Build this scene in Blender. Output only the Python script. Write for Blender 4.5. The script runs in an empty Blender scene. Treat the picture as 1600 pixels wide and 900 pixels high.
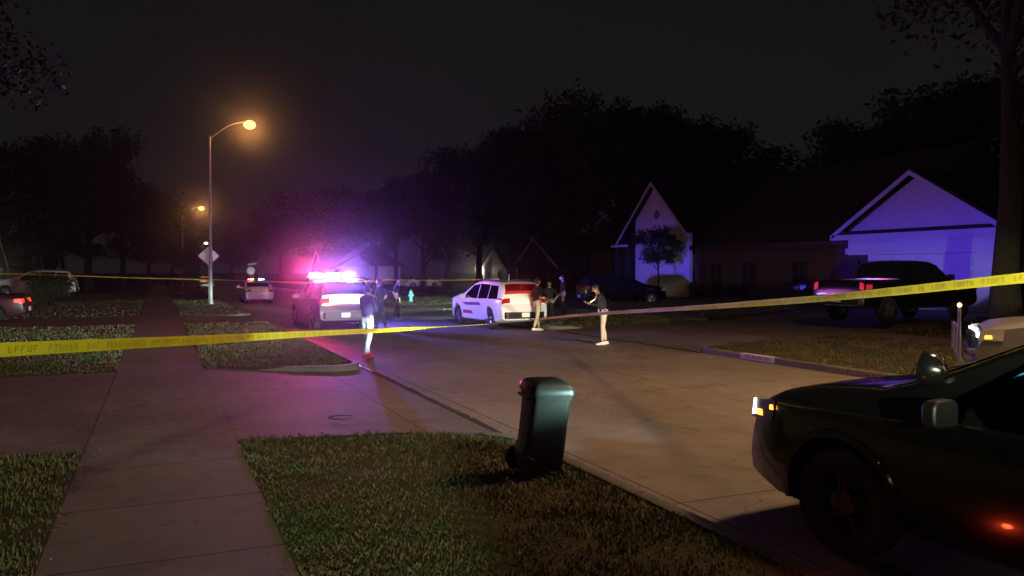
import bpy, bmesh, math, random
import numpy as np
from mathutils import Vector, Matrix
random.seed(7)
R = math.radians
SC = bpy.context.scene
COL = SC.collection

# ------------------------------------------------------------------ camera, world, lights
FPX, YAW, CAMZ = 1250.0, math.atan(552 / 1250.0), 2.15
cam_d = bpy.data.cameras.new('camera'); cam = bpy.data.objects.new('camera', cam_d); COL.objects.link(cam)
cam.location = (0, 0, CAMZ); cam.rotation_euler = (R(90 - 1.24), 0, -YAW)
cam_d.sensor_width = 36; cam_d.lens = FPX / 1600 * 36; cam_d.clip_end = 3000; cam_d.clip_start = 0.05
SC.camera = cam

world = bpy.data.worlds.new('World'); SC.world = world; world.use_nodes = True
wn = world.node_tree; wn.nodes.clear()
wo = wn.nodes.new('ShaderNodeOutputWorld'); wb = wn.nodes.new('ShaderNodeBackground')
sky = wn.nodes.new('ShaderNodeTexSky'); sky.sky_type = 'NISHITA'; sky.sun_disc = False
sky.sun_elevation = R(-9); sky.sun_rotation = R(200)
# night overcast lit from below by the city: dim warm grey cloud, slightly brighter towards the horizon
tc = wn.nodes.new('ShaderNodeTexCoord'); sp = wn.nodes.new('ShaderNodeSeparateXYZ')
rp = wn.nodes.new('ShaderNodeValToRGB')
rp.color_ramp.elements[0].position = 0.0; rp.color_ramp.elements[0].color = (.0110, .0096, .0112, 1)
rp.color_ramp.elements[1].position = .42; rp.color_ramp.elements[1].color = (.0052, .0052, .0053, 1)
nz = wn.nodes.new('ShaderNodeTexNoise'); nz.inputs['Scale'].default_value = 2.2; nz.inputs['Detail'].default_value = 4
mr = wn.nodes.new('ShaderNodeMapRange'); mr.inputs[3].default_value = .6; mr.inputs[4].default_value = 1.4
mx = wn.nodes.new('ShaderNodeMix'); mx.data_type = 'RGBA'; mx.blend_type = 'MULTIPLY'; mx.inputs[0].default_value = 1
ad = wn.nodes.new('ShaderNodeMix'); ad.data_type = 'RGBA'; ad.blend_type = 'ADD'; ad.inputs[0].default_value = .02
L = wn.links
L.new(tc.outputs['Generated'], sp.inputs[0]); L.new(sp.outputs['Z'], rp.inputs[0]); L.new(tc.outputs['Generated'], nz.inputs['Vector'])
L.new(nz.outputs[0], mr.inputs[0]); L.new(rp.outputs[0], mx.inputs[6]); L.new(mr.outputs[0], mx.inputs[7])
L.new(mx.outputs[2], ad.inputs[6]); L.new(sky.outputs[0], ad.inputs[7]); L.new(ad.outputs[2], wb.inputs[0]); L.new(wb.outputs[0], wo.inputs[0])
wb.inputs[1].default_value = 1.0

SC.view_settings.view_transform = 'Standard'; SC.view_settings.look = 'None'
SC.view_settings.exposure = 0; SC.view_settings.gamma = 1; SC.view_settings.use_curve_mapping = False
cy = SC.cycles
SC.render.engine = 'CYCLES'
cy.use_denoising = True; cy.max_bounces = 5; cy.diffuse_bounces = 2; cy.glossy_bounces = 3; cy.transmission_bounces = 4
cy.volume_bounces = 0; cy.transparent_max_bounces = 8; cy.sample_clamp_indirect = 4; cy.use_adaptive_sampling = True
cy.adaptive_threshold = .01; cy.caustics_reflective = False; cy.caustics_refractive = False

LG = {}   # light strengths gathered here for tuning
LG['sodium_near'] = 7000
LG['sodium_far'] = 600
LG['sodium_left'] = 130
LG['low_beam'] = 27000
LG['bar_glow'] = 760
LG['bar_beam'] = 9000

def lamp(name, kind, loc, color, power, aim=None, size=.05, spot=60, blend=.5, gate=None, up=.05, parent=None):
    d = bpy.data.lights.new(name, kind); d.energy = power; d.color = color
    if kind in ('POINT', 'SPOT'): d.shadow_soft_size = size
    if kind == 'SPOT': d.spot_size = R(spot); d.spot_blend = blend
    o = bpy.data.objects.new(name, d); COL.objects.link(o); o.location = loc
    if parent: o.parent = parent
    if aim is not None:
        v = Vector(aim)
        o.rotation_euler = v.to_track_quat('-Z', 'Y').to_euler()
    if gate is not None:          # vertical beam pattern of a real reflector: a flat fan of light
        d.use_nodes = True; n = d.node_tree.nodes; l = d.node_tree.links
        em = [x for x in n if x.type == 'EMISSION'][0]
        t = n.new('ShaderNodeTexCoord'); s = n.new('ShaderNodeSeparateXYZ'); m = n.new('ShaderNodeMapRange')
        l.new(t.outputs['Normal'], s.inputs[0])
        m.inputs['From Min'].default_value, m.inputs['From Max'].default_value = gate[1], gate[2]
        m.inputs['To Min'].default_value, m.inputs['To Max'].default_value = gate[3], gate[4]
        m.interpolation_type = 'SMOOTHSTEP'
        out = m.outputs[0]
        if gate[0] == 'absz':
            a = n.new('ShaderNodeMath'); a.operation = 'ABSOLUTE'; l.new(s.outputs['Z'], a.inputs[0]); l.new(a.outputs[0], m.inputs[0])
        else:
            l.new(s.outputs['Y'], m.inputs[0])
            m2 = n.new('ShaderNodeMapRange'); m2.interpolation_type = 'SMOOTHSTEP'; l.new(s.outputs['Y'], m2.inputs[0])
            m2.inputs['From Min'].default_value, m2.inputs['From Max'].default_value = gate[5], gate[6]; m2.inputs['To Min'].default_value = gate[7]
            mm = n.new('ShaderNodeMath'); mm.operation = 'MULTIPLY'; l.new(m.outputs[0], mm.inputs[0]); l.new(m2.outputs[0], mm.inputs[1]); out = mm.outputs[0]
        l.new(out, em.inputs['Strength'])
    return o

# a pixel of the 1600x900 photograph and a depth along the lens axis -> where that stands in the world
CA, SA = math.cos(YAW), math.sin(YAW)
def at(px, d, z=0.0):
    la = (px - 800) / FPX * d
    return (d * SA + la * CA, d * CA - la * SA, z)

# ------------------------------------------------------------------ materials
MATS = {}
def mat(name, col, rough=.6, metal=0, noise=0, scale=6, bump=0, bscale=40, emit=None, estr=0, spec=.5, trans=0, coat=0, col2=None, detail=5, sub=0):
    if name in MATS: return MATS[name]
    m = bpy.data.materials.new(name); m.use_nodes = True; n = m.node_tree.nodes; l = m.node_tree.links
    b = n['Principled BSDF']; MATS[name] = m
    b.inputs['Base Color'].default_value = (*col, 1); b.inputs['Roughness'].default_value = rough; b.inputs['Metallic'].default_value = metal
    b.inputs['Specular IOR Level'].default_value = spec; b.inputs['Transmission Weight'].default_value = trans
    b.inputs['Coat Weight'].default_value = coat; b.inputs['Coat Roughness'].default_value = .06
    if emit: b.inputs['Emission Color'].default_value = (*emit, 1); b.inputs['Emission Strength'].default_value = estr
    if noise or col2 or bump:
        t = n.new('ShaderNodeTexCoord')
    if noise or col2:
        q = n.new('ShaderNodeTexNoise'); q.inputs['Scale'].default_value = scale; q.inputs['Detail'].default_value = detail; q.inputs['Roughness'].default_value = .65
        r = n.new('ShaderNodeValToRGB'); l.new(t.outputs['Object'], q.inputs['Vector']); l.new(q.outputs[0], r.inputs[0])
        c2 = col2 or tuple(c * (1 + noise) for c in col); c1 = col if col2 else tuple(c * (1 - noise) for c in col)
        r.color_ramp.elements[0].position = .35; r.color_ramp.elements[1].position = .65
        r.color_ramp.elements[0].color = (*c1, 1); r.color_ramp.elements[1].color = (*c2, 1)
        l.new(r.outputs[0], b.inputs['Base Color'])
    if bump:
        q2 = n.new('ShaderNodeTexNoise'); q2.inputs['Scale'].default_value = bscale; q2.inputs['Detail'].default_value = 4
        bp = n.new('ShaderNodeBump'); bp.inputs['Strength'].default_value = bump; bp.inputs['Distance'].default_value = .02
        l.new(t.outputs['Object'], q2.inputs['Vector']); l.new(q2.outputs[0], bp.inputs['Height']); l.new(bp.outputs[0], b.inputs['Normal'])
    return m

def concrete(name, base, joint=None, tint=(1, 1, 1), width=.02):
    """poured concrete: blotches, fine speckle, dark tyre wear, sawn joints every joint metres (x, y)"""
    m = bpy.data.materials.new(name); m.use_nodes = True; n = m.node_tree.nodes; l = m.node_tree.links; b = n['Principled BSDF']
    t = n.new('ShaderNodeTexCoord')
    def noise(s, lo, hi, d=5, st=None):
        q = n.new('ShaderNodeTexNoise'); q.inputs['Scale'].default_value = s; q.inputs['Detail'].default_value = d; q.inputs['Roughness'].default_value = .6
        if st:
            mp = n.new('ShaderNodeMapping'); mp.inputs['Scale'].default_value = st; l.new(t.outputs['Object'], mp.inputs[0]); l.new(mp.outputs[0], q.inputs['Vector'])
        else: l.new(t.outputs['Object'], q.inputs['Vector'])
        r = n.new('ShaderNodeMapRange'); r.inputs[1].default_value = .3; r.inputs[2].default_value = .7; r.inputs[3].default_value = lo; r.inputs[4].default_value = hi
        l.new(q.outputs[0], r.inputs[0]); return r.outputs[0]
    def mul(a, c):
        k = n.new('ShaderNodeMath'); k.operation = 'MULTIPLY'; l.new(a, k.inputs[0]); l.new(c, k.inputs[1]); return k.outputs[0]
    v = mul(mul(noise(.35, .75, 1.15), noise(3, .86, 1.1)), mul(noise(60, .82, 1.15, 3), noise(1.2, .85, 1.1, 4, (1, .12, 1))))
    # hairline cracks: edges of a warped cell pattern, broken up by a mask
    wq = n.new('ShaderNodeTexNoise'); wq.inputs['Scale'].default_value = 1.7; wq.inputs['Detail'].default_value = 5; l.new(t.outputs['Object'], wq.inputs['Vector'])
    wa = n.new('ShaderNodeVectorMath'); wa.operation = 'MULTIPLY_ADD'; wa.inputs[1].default_value = (1.3, 1.3, 0); l.new(wq.outputs['Color'], wa.inputs[0]); l.new(t.outputs['Object'], wa.inputs[2])
    vo = n.new('ShaderNodeTexVoronoi'); vo.feature = 'DISTANCE_TO_EDGE'; vo.inputs['Scale'].default_value = .23; l.new(wa.outputs[0], vo.inputs['Vector'])
    vr = n.new('ShaderNodeMapRange'); vr.inputs[1].default_value = .0; vr.inputs[2].default_value = .0035; vr.inputs[3].default_value = .35; vr.inputs[4].default_value = 1; l.new(vo.outputs['Distance'], vr.inputs[0])
    v = mul(v, vr.outputs[0])
    # oil and damp stains
    st_ = n.new('ShaderNodeTexNoise'); st_.inputs['Scale'].default_value = .8; st_.inputs['Detail'].default_value = 7; st_.inputs['Roughness'].default_value = .75; l.new(t.outputs['Object'], st_.inputs['Vector'])
    sr = n.new('ShaderNodeMapRange'); sr.inputs[1].default_value = .56; sr.inputs[2].default_value = .68; sr.inputs[3].default_value = 1; sr.inputs[4].default_value = .62; l.new(st_.outputs[0], sr.inputs[0]); v = mul(v, sr.outputs[0])
    if joint:
        s = n.new('ShaderNodeSeparateXYZ'); l.new(t.outputs['Object'], s.inputs[0])
        for ax, stp in zip('XY', joint):
            if not stp: continue
            f = n.new('ShaderNodeMath'); f.operation = 'PINGPONG'; f.inputs[1].default_value = stp / 2; l.new(s.outputs[ax], f.inputs[0])
            g = n.new('ShaderNodeMapRange'); g.inputs[1].default_value = width * .5; g.inputs[2].default_value = width; g.inputs[3].default_value = .3; g.inputs[4].default_value = 1
            l.new(f.outputs[0], g.inputs[0]); v = mul(v, g.outputs[0])
    mx = n.new('ShaderNodeMix'); mx.data_type = 'RGBA'; mx.blend_type = 'MULTIPLY'; mx.inputs[0].default_value = 1
    mx.inputs[6].default_value = (base * tint[0], base * tint[1], base * tint[2], 1)
    l.new(v, mx.inputs[7]); l.new(mx.outputs[2], b.inputs['Base Color']); b.inputs['Roughness'].default_value = .72; b.inputs['Specular IOR Level'].default_value = .35
    q2 = n.new('ShaderNodeTexNoise'); q2.inputs['Scale'].default_value = 45; q2.inputs['Detail'].default_value = 4
    bp = n.new('ShaderNodeBump'); bp.inputs['Strength'].default_value = .35; bp.inputs['Distance'].default_value = .01
    l.new(t.outputs['Object'], q2.inputs['Vector']); l.new(q2.outputs[0], bp.inputs['Height']); l.new(bp.outputs[0], b.inputs['Normal'])
    MATS[name] = m
    return m

# ------------------------------------------------------------------ mesh helpers
class MB:
    def __init__(s): s.v = []; s.f = []; s.m = []
    def add(s, vs, fs, mi=0):
        o = len(s.v); s.v += [tuple(v) for v in vs]; s.f += [tuple(i + o for i in f) for f in fs]; s.m += [mi] * len(fs); return s
    def box(s, c, size, rot=None, mi=0):
        x, y, z = (k / 2 for k in size); vs = [Vector((a * x, b * y, d * z)) for a in (-1, 1) for b in (-1, 1) for d in (-1, 1)]
        if rot is not None: vs = [rot @ v for v in vs]
        vs = [v + Vector(c) for v in vs]
        return s.add(vs, [(0, 1, 3, 2), (4, 6, 7, 5), (0, 4, 5, 1), (2, 3, 7, 6), (0, 2, 6, 4), (1, 5, 7, 3)], mi)
    def bx(s, a, b, mi=0):
        return s.box([(p + q) / 2 for p, q in zip(a, b)], [abs(q - p) for p, q in zip(a, b)], None, mi)
    def tube(s, pts, rad, n=8, cap=True, mi=0, flat=1.0):
        pts = [Vector(p) for p in pts]; rad = [rad] * len(pts) if not hasattr(rad, '__len__') else rad
        vs = []; fs = []; prev = None
        for i, p in enumerate(pts):
            d = (pts[min(i + 1, len(pts) - 1)] - pts[max(i - 1, 0)]).normalized()
            a = d.orthogonal().normalized() if prev is None else (prev - d * prev.dot(d)).normalized()
            prev = a; b = d.cross(a)
            for k in range(n):
                t = 2 * math.pi * k / n; vs.append(p + (a * math.cos(t) + b * math.sin(t) * flat) * rad[i])
        for i in range(len(pts) - 1):
            for k in range(n): fs.append((i * n + k, i * n + (k + 1) % n, (i + 1) * n + (k + 1) % n, (i + 1) * n + k))
        if cap: fs.append(tuple(range(n))[::-1]); fs.append(tuple((len(pts) - 1) * n + k for k in range(n)))
        return s.add(vs, fs, mi)
    def lathe(s, prof, c=(0, 0, 0), axis='Z', n=24, mi=0):
        vs = []; fs = []
        for r, h in prof:
            for k in range(n):
                t = 2 * math.pi * k / n; a, b = r * math.cos(t), r * math.sin(t)
                v = (a, b, h) if axis == 'Z' else ((a, h, b) if axis == 'Y' else (h, a, b))
                vs.append(Vector(v) + Vector(c))
        for i in range(len(prof) - 1):
            for k in range(n): fs.append((i * n + k, i * n + (k + 1) % n, (i + 1) * n + (k + 1) % n, (i + 1) * n + k))
        return s.add(vs, fs, mi)
    def ball(s, c, r, n=12, m=8, mi=0):
        r = r if hasattr(r, '__len__') else (r, r, r); vs = []; fs = []
        for i in range(m + 1):
            p = math.pi * i / m
            for k in range(n):
                t = 2 * math.pi * k / n; vs.append((c[0] + r[0] * math.sin(p) * math.cos(t), c[1] + r[1] * math.sin(p) * math.sin(t), c[2] + r[2] * math.cos(p)))
        for i in range(m):
            for k in range(n): fs.append((i * n + k, (i + 1) * n + k, (i + 1) * n + (k + 1) % n, i * n + (k + 1) % n))
        return s.add(vs, fs, mi)
    def prism(s, poly, z0, z1, mi=0, ax='Z'):
        n = len(poly)
        f = (lambda p, z: (p[0], p[1], z)) if ax == 'Z' else ((lambda p, z: (p[0], z, p[1])) if ax == 'Y' else (lambda p, z: (z, p[0], p[1])))
        z0f = z0 if callable(z0) else (lambda p: z0); z1f = z1 if callable(z1) else (lambda p: z1)
        vs = [f(p, z0f(p)) for p in poly] + [f(p, z1f(p)) for p in poly]
        fs = [tuple(range(n))[::-1], tuple(range(n, 2 * n))] + [(i, (i + 1) % n, n + (i + 1) % n, n + i) for i in range(n)]
        return s.add(vs, fs, mi)
    def grid(s, P, mi=0, loop=False):
        a, b = len(P), len(P[0]); vs = [p for row in P for p in row]; fs = []
        for i in range(a - 1):
            for j in range(b - (0 if loop else 1)): fs.append((i * b + j, i * b + (j + 1) % b, (i + 1) * b + (j + 1) % b, (i + 1) * b + j))
        return s.add(vs, fs, mi)
    def mesh(s, name, mats=None, smooth=False):
        me = bpy.data.meshes.new(name); me.from_pydata(s.v, [], s.f)
        for m in (mats or []): me.materials.append(m)
        if any(s.m): me.polygons.foreach_set('material_index', s.m)
        bm = bmesh.new(); bm.from_mesh(me); bmesh.ops.recalc_face_normals(bm, faces=bm.faces)
        if smooth:
            for f in bm.faces: f.smooth = True
            lim = R(38)
            for e in bm.edges:
                if len(e.link_faces) == 2 and e.calc_face_angle(0) > lim: e.smooth = False
        bm.to_mesh(me); bm.free(); return me
    def build(s, name, m, parent=None, smooth=False, loc=None, rz=None, bevel=0):
        me = s.mesh(name, m if isinstance(m, (list, tuple)) else [m], smooth)
        o = bpy.data.objects.new(name, me); COL.objects.link(o)
        if bevel:
            b = o.modifiers.new('b', 'BEVEL'); b.width = bevel; b.segments = 2; b.limit_method = 'ANGLE'; b.angle_limit = R(40)
        if parent: o.parent = parent
        if loc: o.location = loc
        if rz is not None: o.rotation_euler.z = rz
        return o

def tag(o, label=None, cat=None, group=None, kind=None):
    if label: o['label'] = label
    if cat: o['category'] = cat
    if group: o['group'] = group
    if kind: o['kind'] = kind
    return o
def empty(name, loc=(0, 0, 0), rz=0, label=None, cat=None, group=None):
    o = bpy.data.objects.new(name, None); COL.objects.link(o); o.location = loc; o.rotation_euler.z = rz; o.empty_display_size = .1
    return tag(o, label, cat, group)
def copy_tree(o, loc=None, rz=None, label=None, scale=None, group=None, parent=None):
    c = o.copy(); COL.objects.link(c); c.parent = parent
    if loc is not None: c.location = loc
    if rz is not None: c.rotation_euler.z = rz
    if scale is not None: c.scale = scale if hasattr(scale, '__len__') else (scale,) * 3
    if label: c['label'] = label
    if group: c['group'] = group
    for ch in list(o.children): copy_tree(ch, parent=c)
    return c
def bool_cut(o, cutter_mb, name='c'):
    me = cutter_mb.mesh('cut'); c = bpy.data.objects.new('cut', me); COL.objects.link(c); c.parent = o.parent
    md = o.modifiers.new('bool', 'BOOLEAN'); md.operation = 'DIFFERENCE'; md.object = c; md.solver = 'EXACT'
    try: md.use_self = True
    except Exception: pass
    bpy.context.view_layer.update()
    dg = bpy.context.evaluated_depsgraph_get(); ev = o.evaluated_get(dg)
    new = bpy.data.meshes.new_from_object(ev); o.modifiers.clear(); old = o.data; o.data = new
    new.name = old.name + '_cut'; bpy.data.objects.remove(c)
    bm = bmesh.new(); bm.from_mesh(new)
    for f in bm.faces: f.smooth = True
    for e in bm.edges: e.smooth = not (len(e.link_faces) == 2 and e.calc_face_angle(0) > R(32))
    bm.to_mesh(new); bm.free()
    return o

def fillet(poly, rads, n=6):
    out = []; N = len(poly)
    for i, p in enumerate(poly):
        r = rads[i]
        if r <= 0: out.append(p); continue
        p = Vector(p); a = Vector(poly[i - 1]) - p; b = Vector(poly[(i + 1) % N]) - p; a.normalize(); b.normalize()
        p0, p2 = p + a * r, p + b * r
        for k in range(n + 1):
            t = k / n; q = p0 * (1 - t) ** 2 + p * 2 * t * (1 - t) + p2 * t * t; out.append((q.x, q.y))
    return out
# ------------------------------------------------------------------ the setting
M_road = concrete('road_concrete', .20, (4.4, 6.1), (1.08, .98, .84), .018)
M_walk = concrete('walk_concrete', .17, (0, 1.52), (1.03, .98, .95), .016)
M_drive = concrete('driveway_concrete', .155, (3.2, 3.6), (1.05, .97, .93), .016)
M_kerb = concrete('kerb_concrete', .17, (0, 3.05), (1.03, 1, .95), .016)
M_soil = mat('soil', (.045, .032, .02), .95, col2=(.06, .055, .022), scale=3, bump=.6, bscale=30)
M_turf = mat('turf', (.035, .034, .014), .95, col2=(.06, .052, .024), scale=1.6, bump=1, bscale=25)
M_far = mat('far_ground', (.03, .03, .015), .95, noise=.3, scale=.2)

def ZR(x): return .12 + .33 * np.clip((x - 21.7) / 7, 0, 1)
def struct(o): return tag(o, kind='structure')
ZW = .12
struct(MB().bx((-400, -60, -.6), (600, 700, -.03)).build('ground', M_far))
struct(MB().bx((4.02, -30, -.02), (12.93, 330, 0)).build('road', M_road))
struct(MB().bx((-.78, -6, -.02), (.84, 150, ZW)).build('sidewalk', M_walk))
struct(MB().bx((20.2, -10, -.02), (21.7, 18.9, ZW)).build('sidewalk', M_walk))
struct(MB().bx((20.2, 28.2, -.02), (21.7, 150, ZW)).build('sidewalk', M_walk))

# left driveways: flat part behind the sidewalk, sloping apron down to the gutter
def apron(y0, y1, f0, f1, x0, x1, xr=None):
    g = MB(); N = 12; P = []
    for i in range(N + 1):
        t = i / N; x = x0 + (x1 - x0) * t; z = (ZW - .004) * (1 - t) + .018 * t - .012 * math.sin(math.pi * t)
        fl = max(0, (t - .55) / .45) ** 2
        P.append([(x, y0 - f0 * fl, z), (x, (y0 + y1) / 2, z), (x, y1 + f1 * fl, z)])
    g.grid(P); return g
for y0, y1 in ((10.2, 17.85), (33.2, 39.6), (76, 81)):
    struct(MB().bx((-26, y0, -.02), (-.785, y1, ZW - .006)).build('driveway', M_drive))
    struct(apron(y0 - .1, y1 + .1, .9, .9, .845, 4.0).build('driveway_apron', M_drive, smooth=True))
dr = MB(); rows = []
for x, y0, y1, z in ((12.98, 16.9, 26.4, .016), (13.3, 17.5, 26.0, .03), (13.8, 18.05, 25.6, .06), (14.4, 18.2, 25.35, .10), (15.2, 18.35, 25.4, ZW - .004), (21.7, 19.3, 26.8, ZW - .004), (28.7, 20.35, 28.6, .446), (30.4, 20.5, 29.0, .446)):
    rows.append([(x, y0, z - .3), (x, y0, z), (x, (y0 + y1) / 2, z), (x, y1, z), (x, y1, z - .3)])
dr.grid(rows); struct(dr.build('driveway', M_drive))
struct(MB().bx((13.05, 84, -.02), (32, 90, ZW - .006)).build('driveway', M_drive))
struct(MB().bx((13.05, 40, -.02), (27, 45, ZW - .006)).build('driveway', M_drive))

# lawns: turf beds, then blades of grass on them
lawn_polys = {
 'verge_near': (fillet([(.842, -6), (3.9, -6), (3.9, 9.3), (.842, 10.15)], [0, 0, 1.0, .15]), 1.0),
 'verge_mid': (fillet([(.842, 17.85), (3.9, 16.75), (3.9, 33.0), (.842, 33.1)], [.1, 1.0, .8, .1]), .5),
 'verge_far': (fillet([(.86, 39.7), (3.9, 39.5), (3.9, 75.9), (.86, 75.9)], [.1, .9, .8, .1]), .2),
 'verge_end': ([(.86, 81.2), (3.9, 81.2), (3.9, 150), (.86, 150)], .0),
 'yard_near': ([(-14, -6), (-.782, -6), (-.782, 10.15), (-14, 10.4)], 1.0),
 'yard_mid': ([(-24, 18.1), (-.782, 17.95), (-.782, 33.1), (-24, 33.1)], .4),
 'yard_far': ([(-40, 39.7), (-.82, 39.7), (-.82, 75.9), (-40, 75.9)], .12),
 'yard_end': ([(-60, 81.2), (-.82, 81.2), (-.82, 150), (-60, 150)], .0),
 'right_near': (fillet([(13.07, -10), (20.15, -10), (20.15, 18.9), (15.4, 18.15), (13.07, 17.6)], [0, 0, 0, .4, 1.1]), .5),
 'right_yard': ([(21.75, -10), (28.7, -10), (28.7, 20.2), (21.75, 19.2)], .25),
 'right_yard_b': ([(28.72, -10), (34, -10), (34, 20.9), (30.2, 20.4), (28.72, 20.2)], .25),
 'right_mid': (fillet([(13.07, 25.9), (14.2, 25.5), (20.15, 26.7), (20.15, 39.9), (13.07, 39.9)], [.5, .4, 0, 0, .8]), .45),
 'right_yard_mid': ([(21.75, 27.2), (28.7, 28.9), (28.7, 39.9), (21.75, 39.9)], .12),
 'right_yard_mid_b': ([(28.72, 28.9), (60, 30), (60, 60), (27.1, 60), (27.1, 39.9), (28.72, 39.9)], .12),
 'right_far': ([(13.07, 45.1), (20.15, 45.1), (20.15, 83.9), (13.07, 83.9)], .18),
 'right_yard_far': ([(21.75, 45.1), (27, 45.1), (27, 61), (60, 61), (60, 150), (21.75, 150)], .05)}
M_blade = []
def blade_mat(name, c1, c2, c3):
    m = bpy.data.materials.new(name); m.use_nodes = True; n = m.node_tree.nodes; l = m.node_tree.links; b = n['Principled BSDF']
    t = n.new('ShaderNodeTexCoord'); q = n.new('ShaderNodeTexNoise'); q.inputs['Scale'].default_value = .9; q.inputs['Detail'].default_value = 6; q.inputs['Roughness'].default_value = .7
    q2 = n.new('ShaderNodeTexNoise'); q2.inputs['Scale'].default_value = 38; q2.inputs['Detail'].default_value = 1
    a = n.new('ShaderNodeMath'); a.operation = 'MULTIPLY_ADD'; a.inputs[1].default_value = .75; r = n.new('ShaderNodeValToRGB')
    s = n.new('ShaderNodeMath'); s.operation = 'SUBTRACT'; s.inputs[1].default_value = .37
    l.new(t.outputs['Object'], q.inputs['Vector']); l.new(t.outputs['Object'], q2.inputs['Vector'])
    l.new(q2.outputs[0], a.inputs[0]); l.new(q.outputs[0], a.inputs[2]); l.new(a.outputs[0], s.inputs[0]); l.new(s.outputs[0], r.inputs[0])
    e = r.color_ramp.elements; e[0].position = .34; e[0].color = (*c1, 1); e[1].position = .68; e[1].color = (*c3, 1)
    k = e.new(.5); k.color = (*c2, 1)
    l.new(r.outputs[0], b.inputs['Base Color']); b.inputs['Roughness'].default_value = .55; b.inputs['Specular IOR Level'].default_value = .3
    return m
M_grass = blade_mat('grass_blades', (.19, .14, .075), (.12, .12, .05), (.065, .12, .035))
def inside(pts, poly):
    x, y = pts[:, 0], pts[:, 1]; c = np.zeros(len(pts), bool); n = len(poly)
    for i in range(n):
        x0, y0 = poly[i]; x1, y1 = poly[(i + 1) % n]
        k = ((y0 > y) != (y1 > y)) & (x < (x1 - x0) * (y - y0) / ((y1 - y0) or 1e-9) + x0); c ^= k
    return c
rng = np.random.default_rng(5)
def blades(poly, dens_fn, hmin=.014, hmax=.05, zr=False):
    P = np.array(poly); lo, hi = P.min(0), P.max(0)
    lo = np.maximum(lo, (-22, 1.0)); hi = np.minimum(hi, (34, 60))
    if (hi <= lo).any(): return None
    area = (hi - lo).prod(); n = int(min(area * 4400, 1000000))
    pts = lo + rng.random((n, 2)) * (hi - lo); base = n / area
    d = np.hypot(pts[:, 0], pts[:, 1]); keep = rng.random(n) < dens_fn(d) / base
    # nothing outside the cone the photograph looks into (with a margin for a step aside)
    ang = np.arctan2(pts[:, 0], pts[:, 1]) - YAW; keep &= np.abs(ang) < R(42)
    X, Y = pts[:, 0], pts[:, 1]
    pat = (np.sin(X * 1.9 + 1.3 * np.sin(Y * 1.1)) + np.sin(Y * 2.3 + 1.7 * np.sin(X * 1.6 + 2)) + .8 * np.sin(X * 5.3 + Y * 3.9) + .6 * np.sin(Y * 7.1 - X * 4.7)) / 3.4
    keep &= rng.random(n) < np.clip(.72 + .75 * pat, .12, 1)
    pts = pts[keep]
    jit = rng.normal(0, .03, pts.shape); 
    X, Y = pts[:, 0], pts[:, 1]; rag = .045 * np.sin(Y * 6.3 + np.sin(Y * 2.1) * 2 + X) + .035 * np.sin(Y * 17 + X * 9); rg2 = .045 * np.sin(X * 7.1 + np.sin(X * 2.7) * 2) + .03 * np.sin(X * 19)
    k = inside(pts + jit * 1.3 + np.stack([rag, rg2], 1), poly); pts = pts[k]; n = len(pts); d = np.hypot(pts[:, 0], pts[:, 1])
    s = np.clip(d / 7.0, 1, 5)
    h = (hmin + (hmax - hmin) * rng.random(n)) * np.clip(s, 1, 1.15); w = .0046 * s ** .9 * (0.7 + rng.random(n)); a = rng.random(n) * 2 * math.pi
    lean = rng.random(n) * h * 1.1; b = rng.random(n) * 2 * math.pi
    clump = .6 + .8 * (np.sin(pts[:, 0] * 5.1 + np.sin(pts[:, 1] * 3.3) * 2) * np.sin(pts[:, 1] * 4.3 + pts[:, 0] * 1.7) * .5 + .5); h *= clump
    z = ZR(pts[:, 0]) * np.ones(n) if zr else np.full(n, ZW + .0)
    ca, sa = np.cos(a) * w, np.sin(a) * w; lx, ly = np.cos(b) * lean, np.sin(b) * lean
    v = np.zeros((n, 5, 3))
    v[:, 0] = np.stack([pts[:, 0] - ca, pts[:, 1] - sa, z], 1); v[:, 1] = np.stack([pts[:, 0] + ca, pts[:, 1] + sa, z], 1)
    v[:, 2] = np.stack([pts[:, 0] + ca * .8 + lx * .4, pts[:, 1] + sa * .8 + ly * .4, z + h * .65], 1)
    v[:, 3] = np.stack([pts[:, 0] - ca * .8 + lx * .4, pts[:, 1] - sa * .8 + ly * .4, z + h * .65], 1)
    v[:, 4] = np.stack([pts[:, 0] + lx, pts[:, 1] + ly, z + h * .95], 1)
    me = bpy.data.meshes.new('grass'); i = np.arange(n) * 5
    loops = np.stack([i, i + 1, i + 2, i + 3, i + 3, i + 2, i + 4], 1).ravel()
    me.vertices.add(n * 5); me.vertices.foreach_set('co', v.ravel())
    me.loops.add(n * 7); me.loops.foreach_set('vertex_index', loops.astype(np.int32))
    me.polygons.add(n * 2); st = np.stack([np.arange(n) * 7, np.arange(n) * 7 + 4], 1).ravel()
    me.polygons.foreach_set('loop_start', st.astype(np.int32)); me.update(calc_edges=True); me.materials.append(M_grass)
    return me
def dens(k):
    return lambda d: k * np.clip(4200 / np.maximum(d / 4.5, 1) ** 1.6, 100, 4200)
for nm, (poly, k) in lawn_polys.items():
    struct(MB().prism(poly, -.02, (lambda p: ZR(p[0]) - .002) if nm.startswith('right_yard') and 'far' not in nm else ZW - .002).build('lawn', M_turf))
    if k > 0:
        me = blades(poly, dens(1 if k > .3 else k * 3), zr=nm.startswith('right_yard') and 'far' not in nm)
        if me and len(me.vertices):
            o = bpy.data.objects.new('grass', me); COL.objects.link(o); tag(o, 'patchy green and brown lawn grass beside the pavement', 'grass', kind='stuff')

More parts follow.
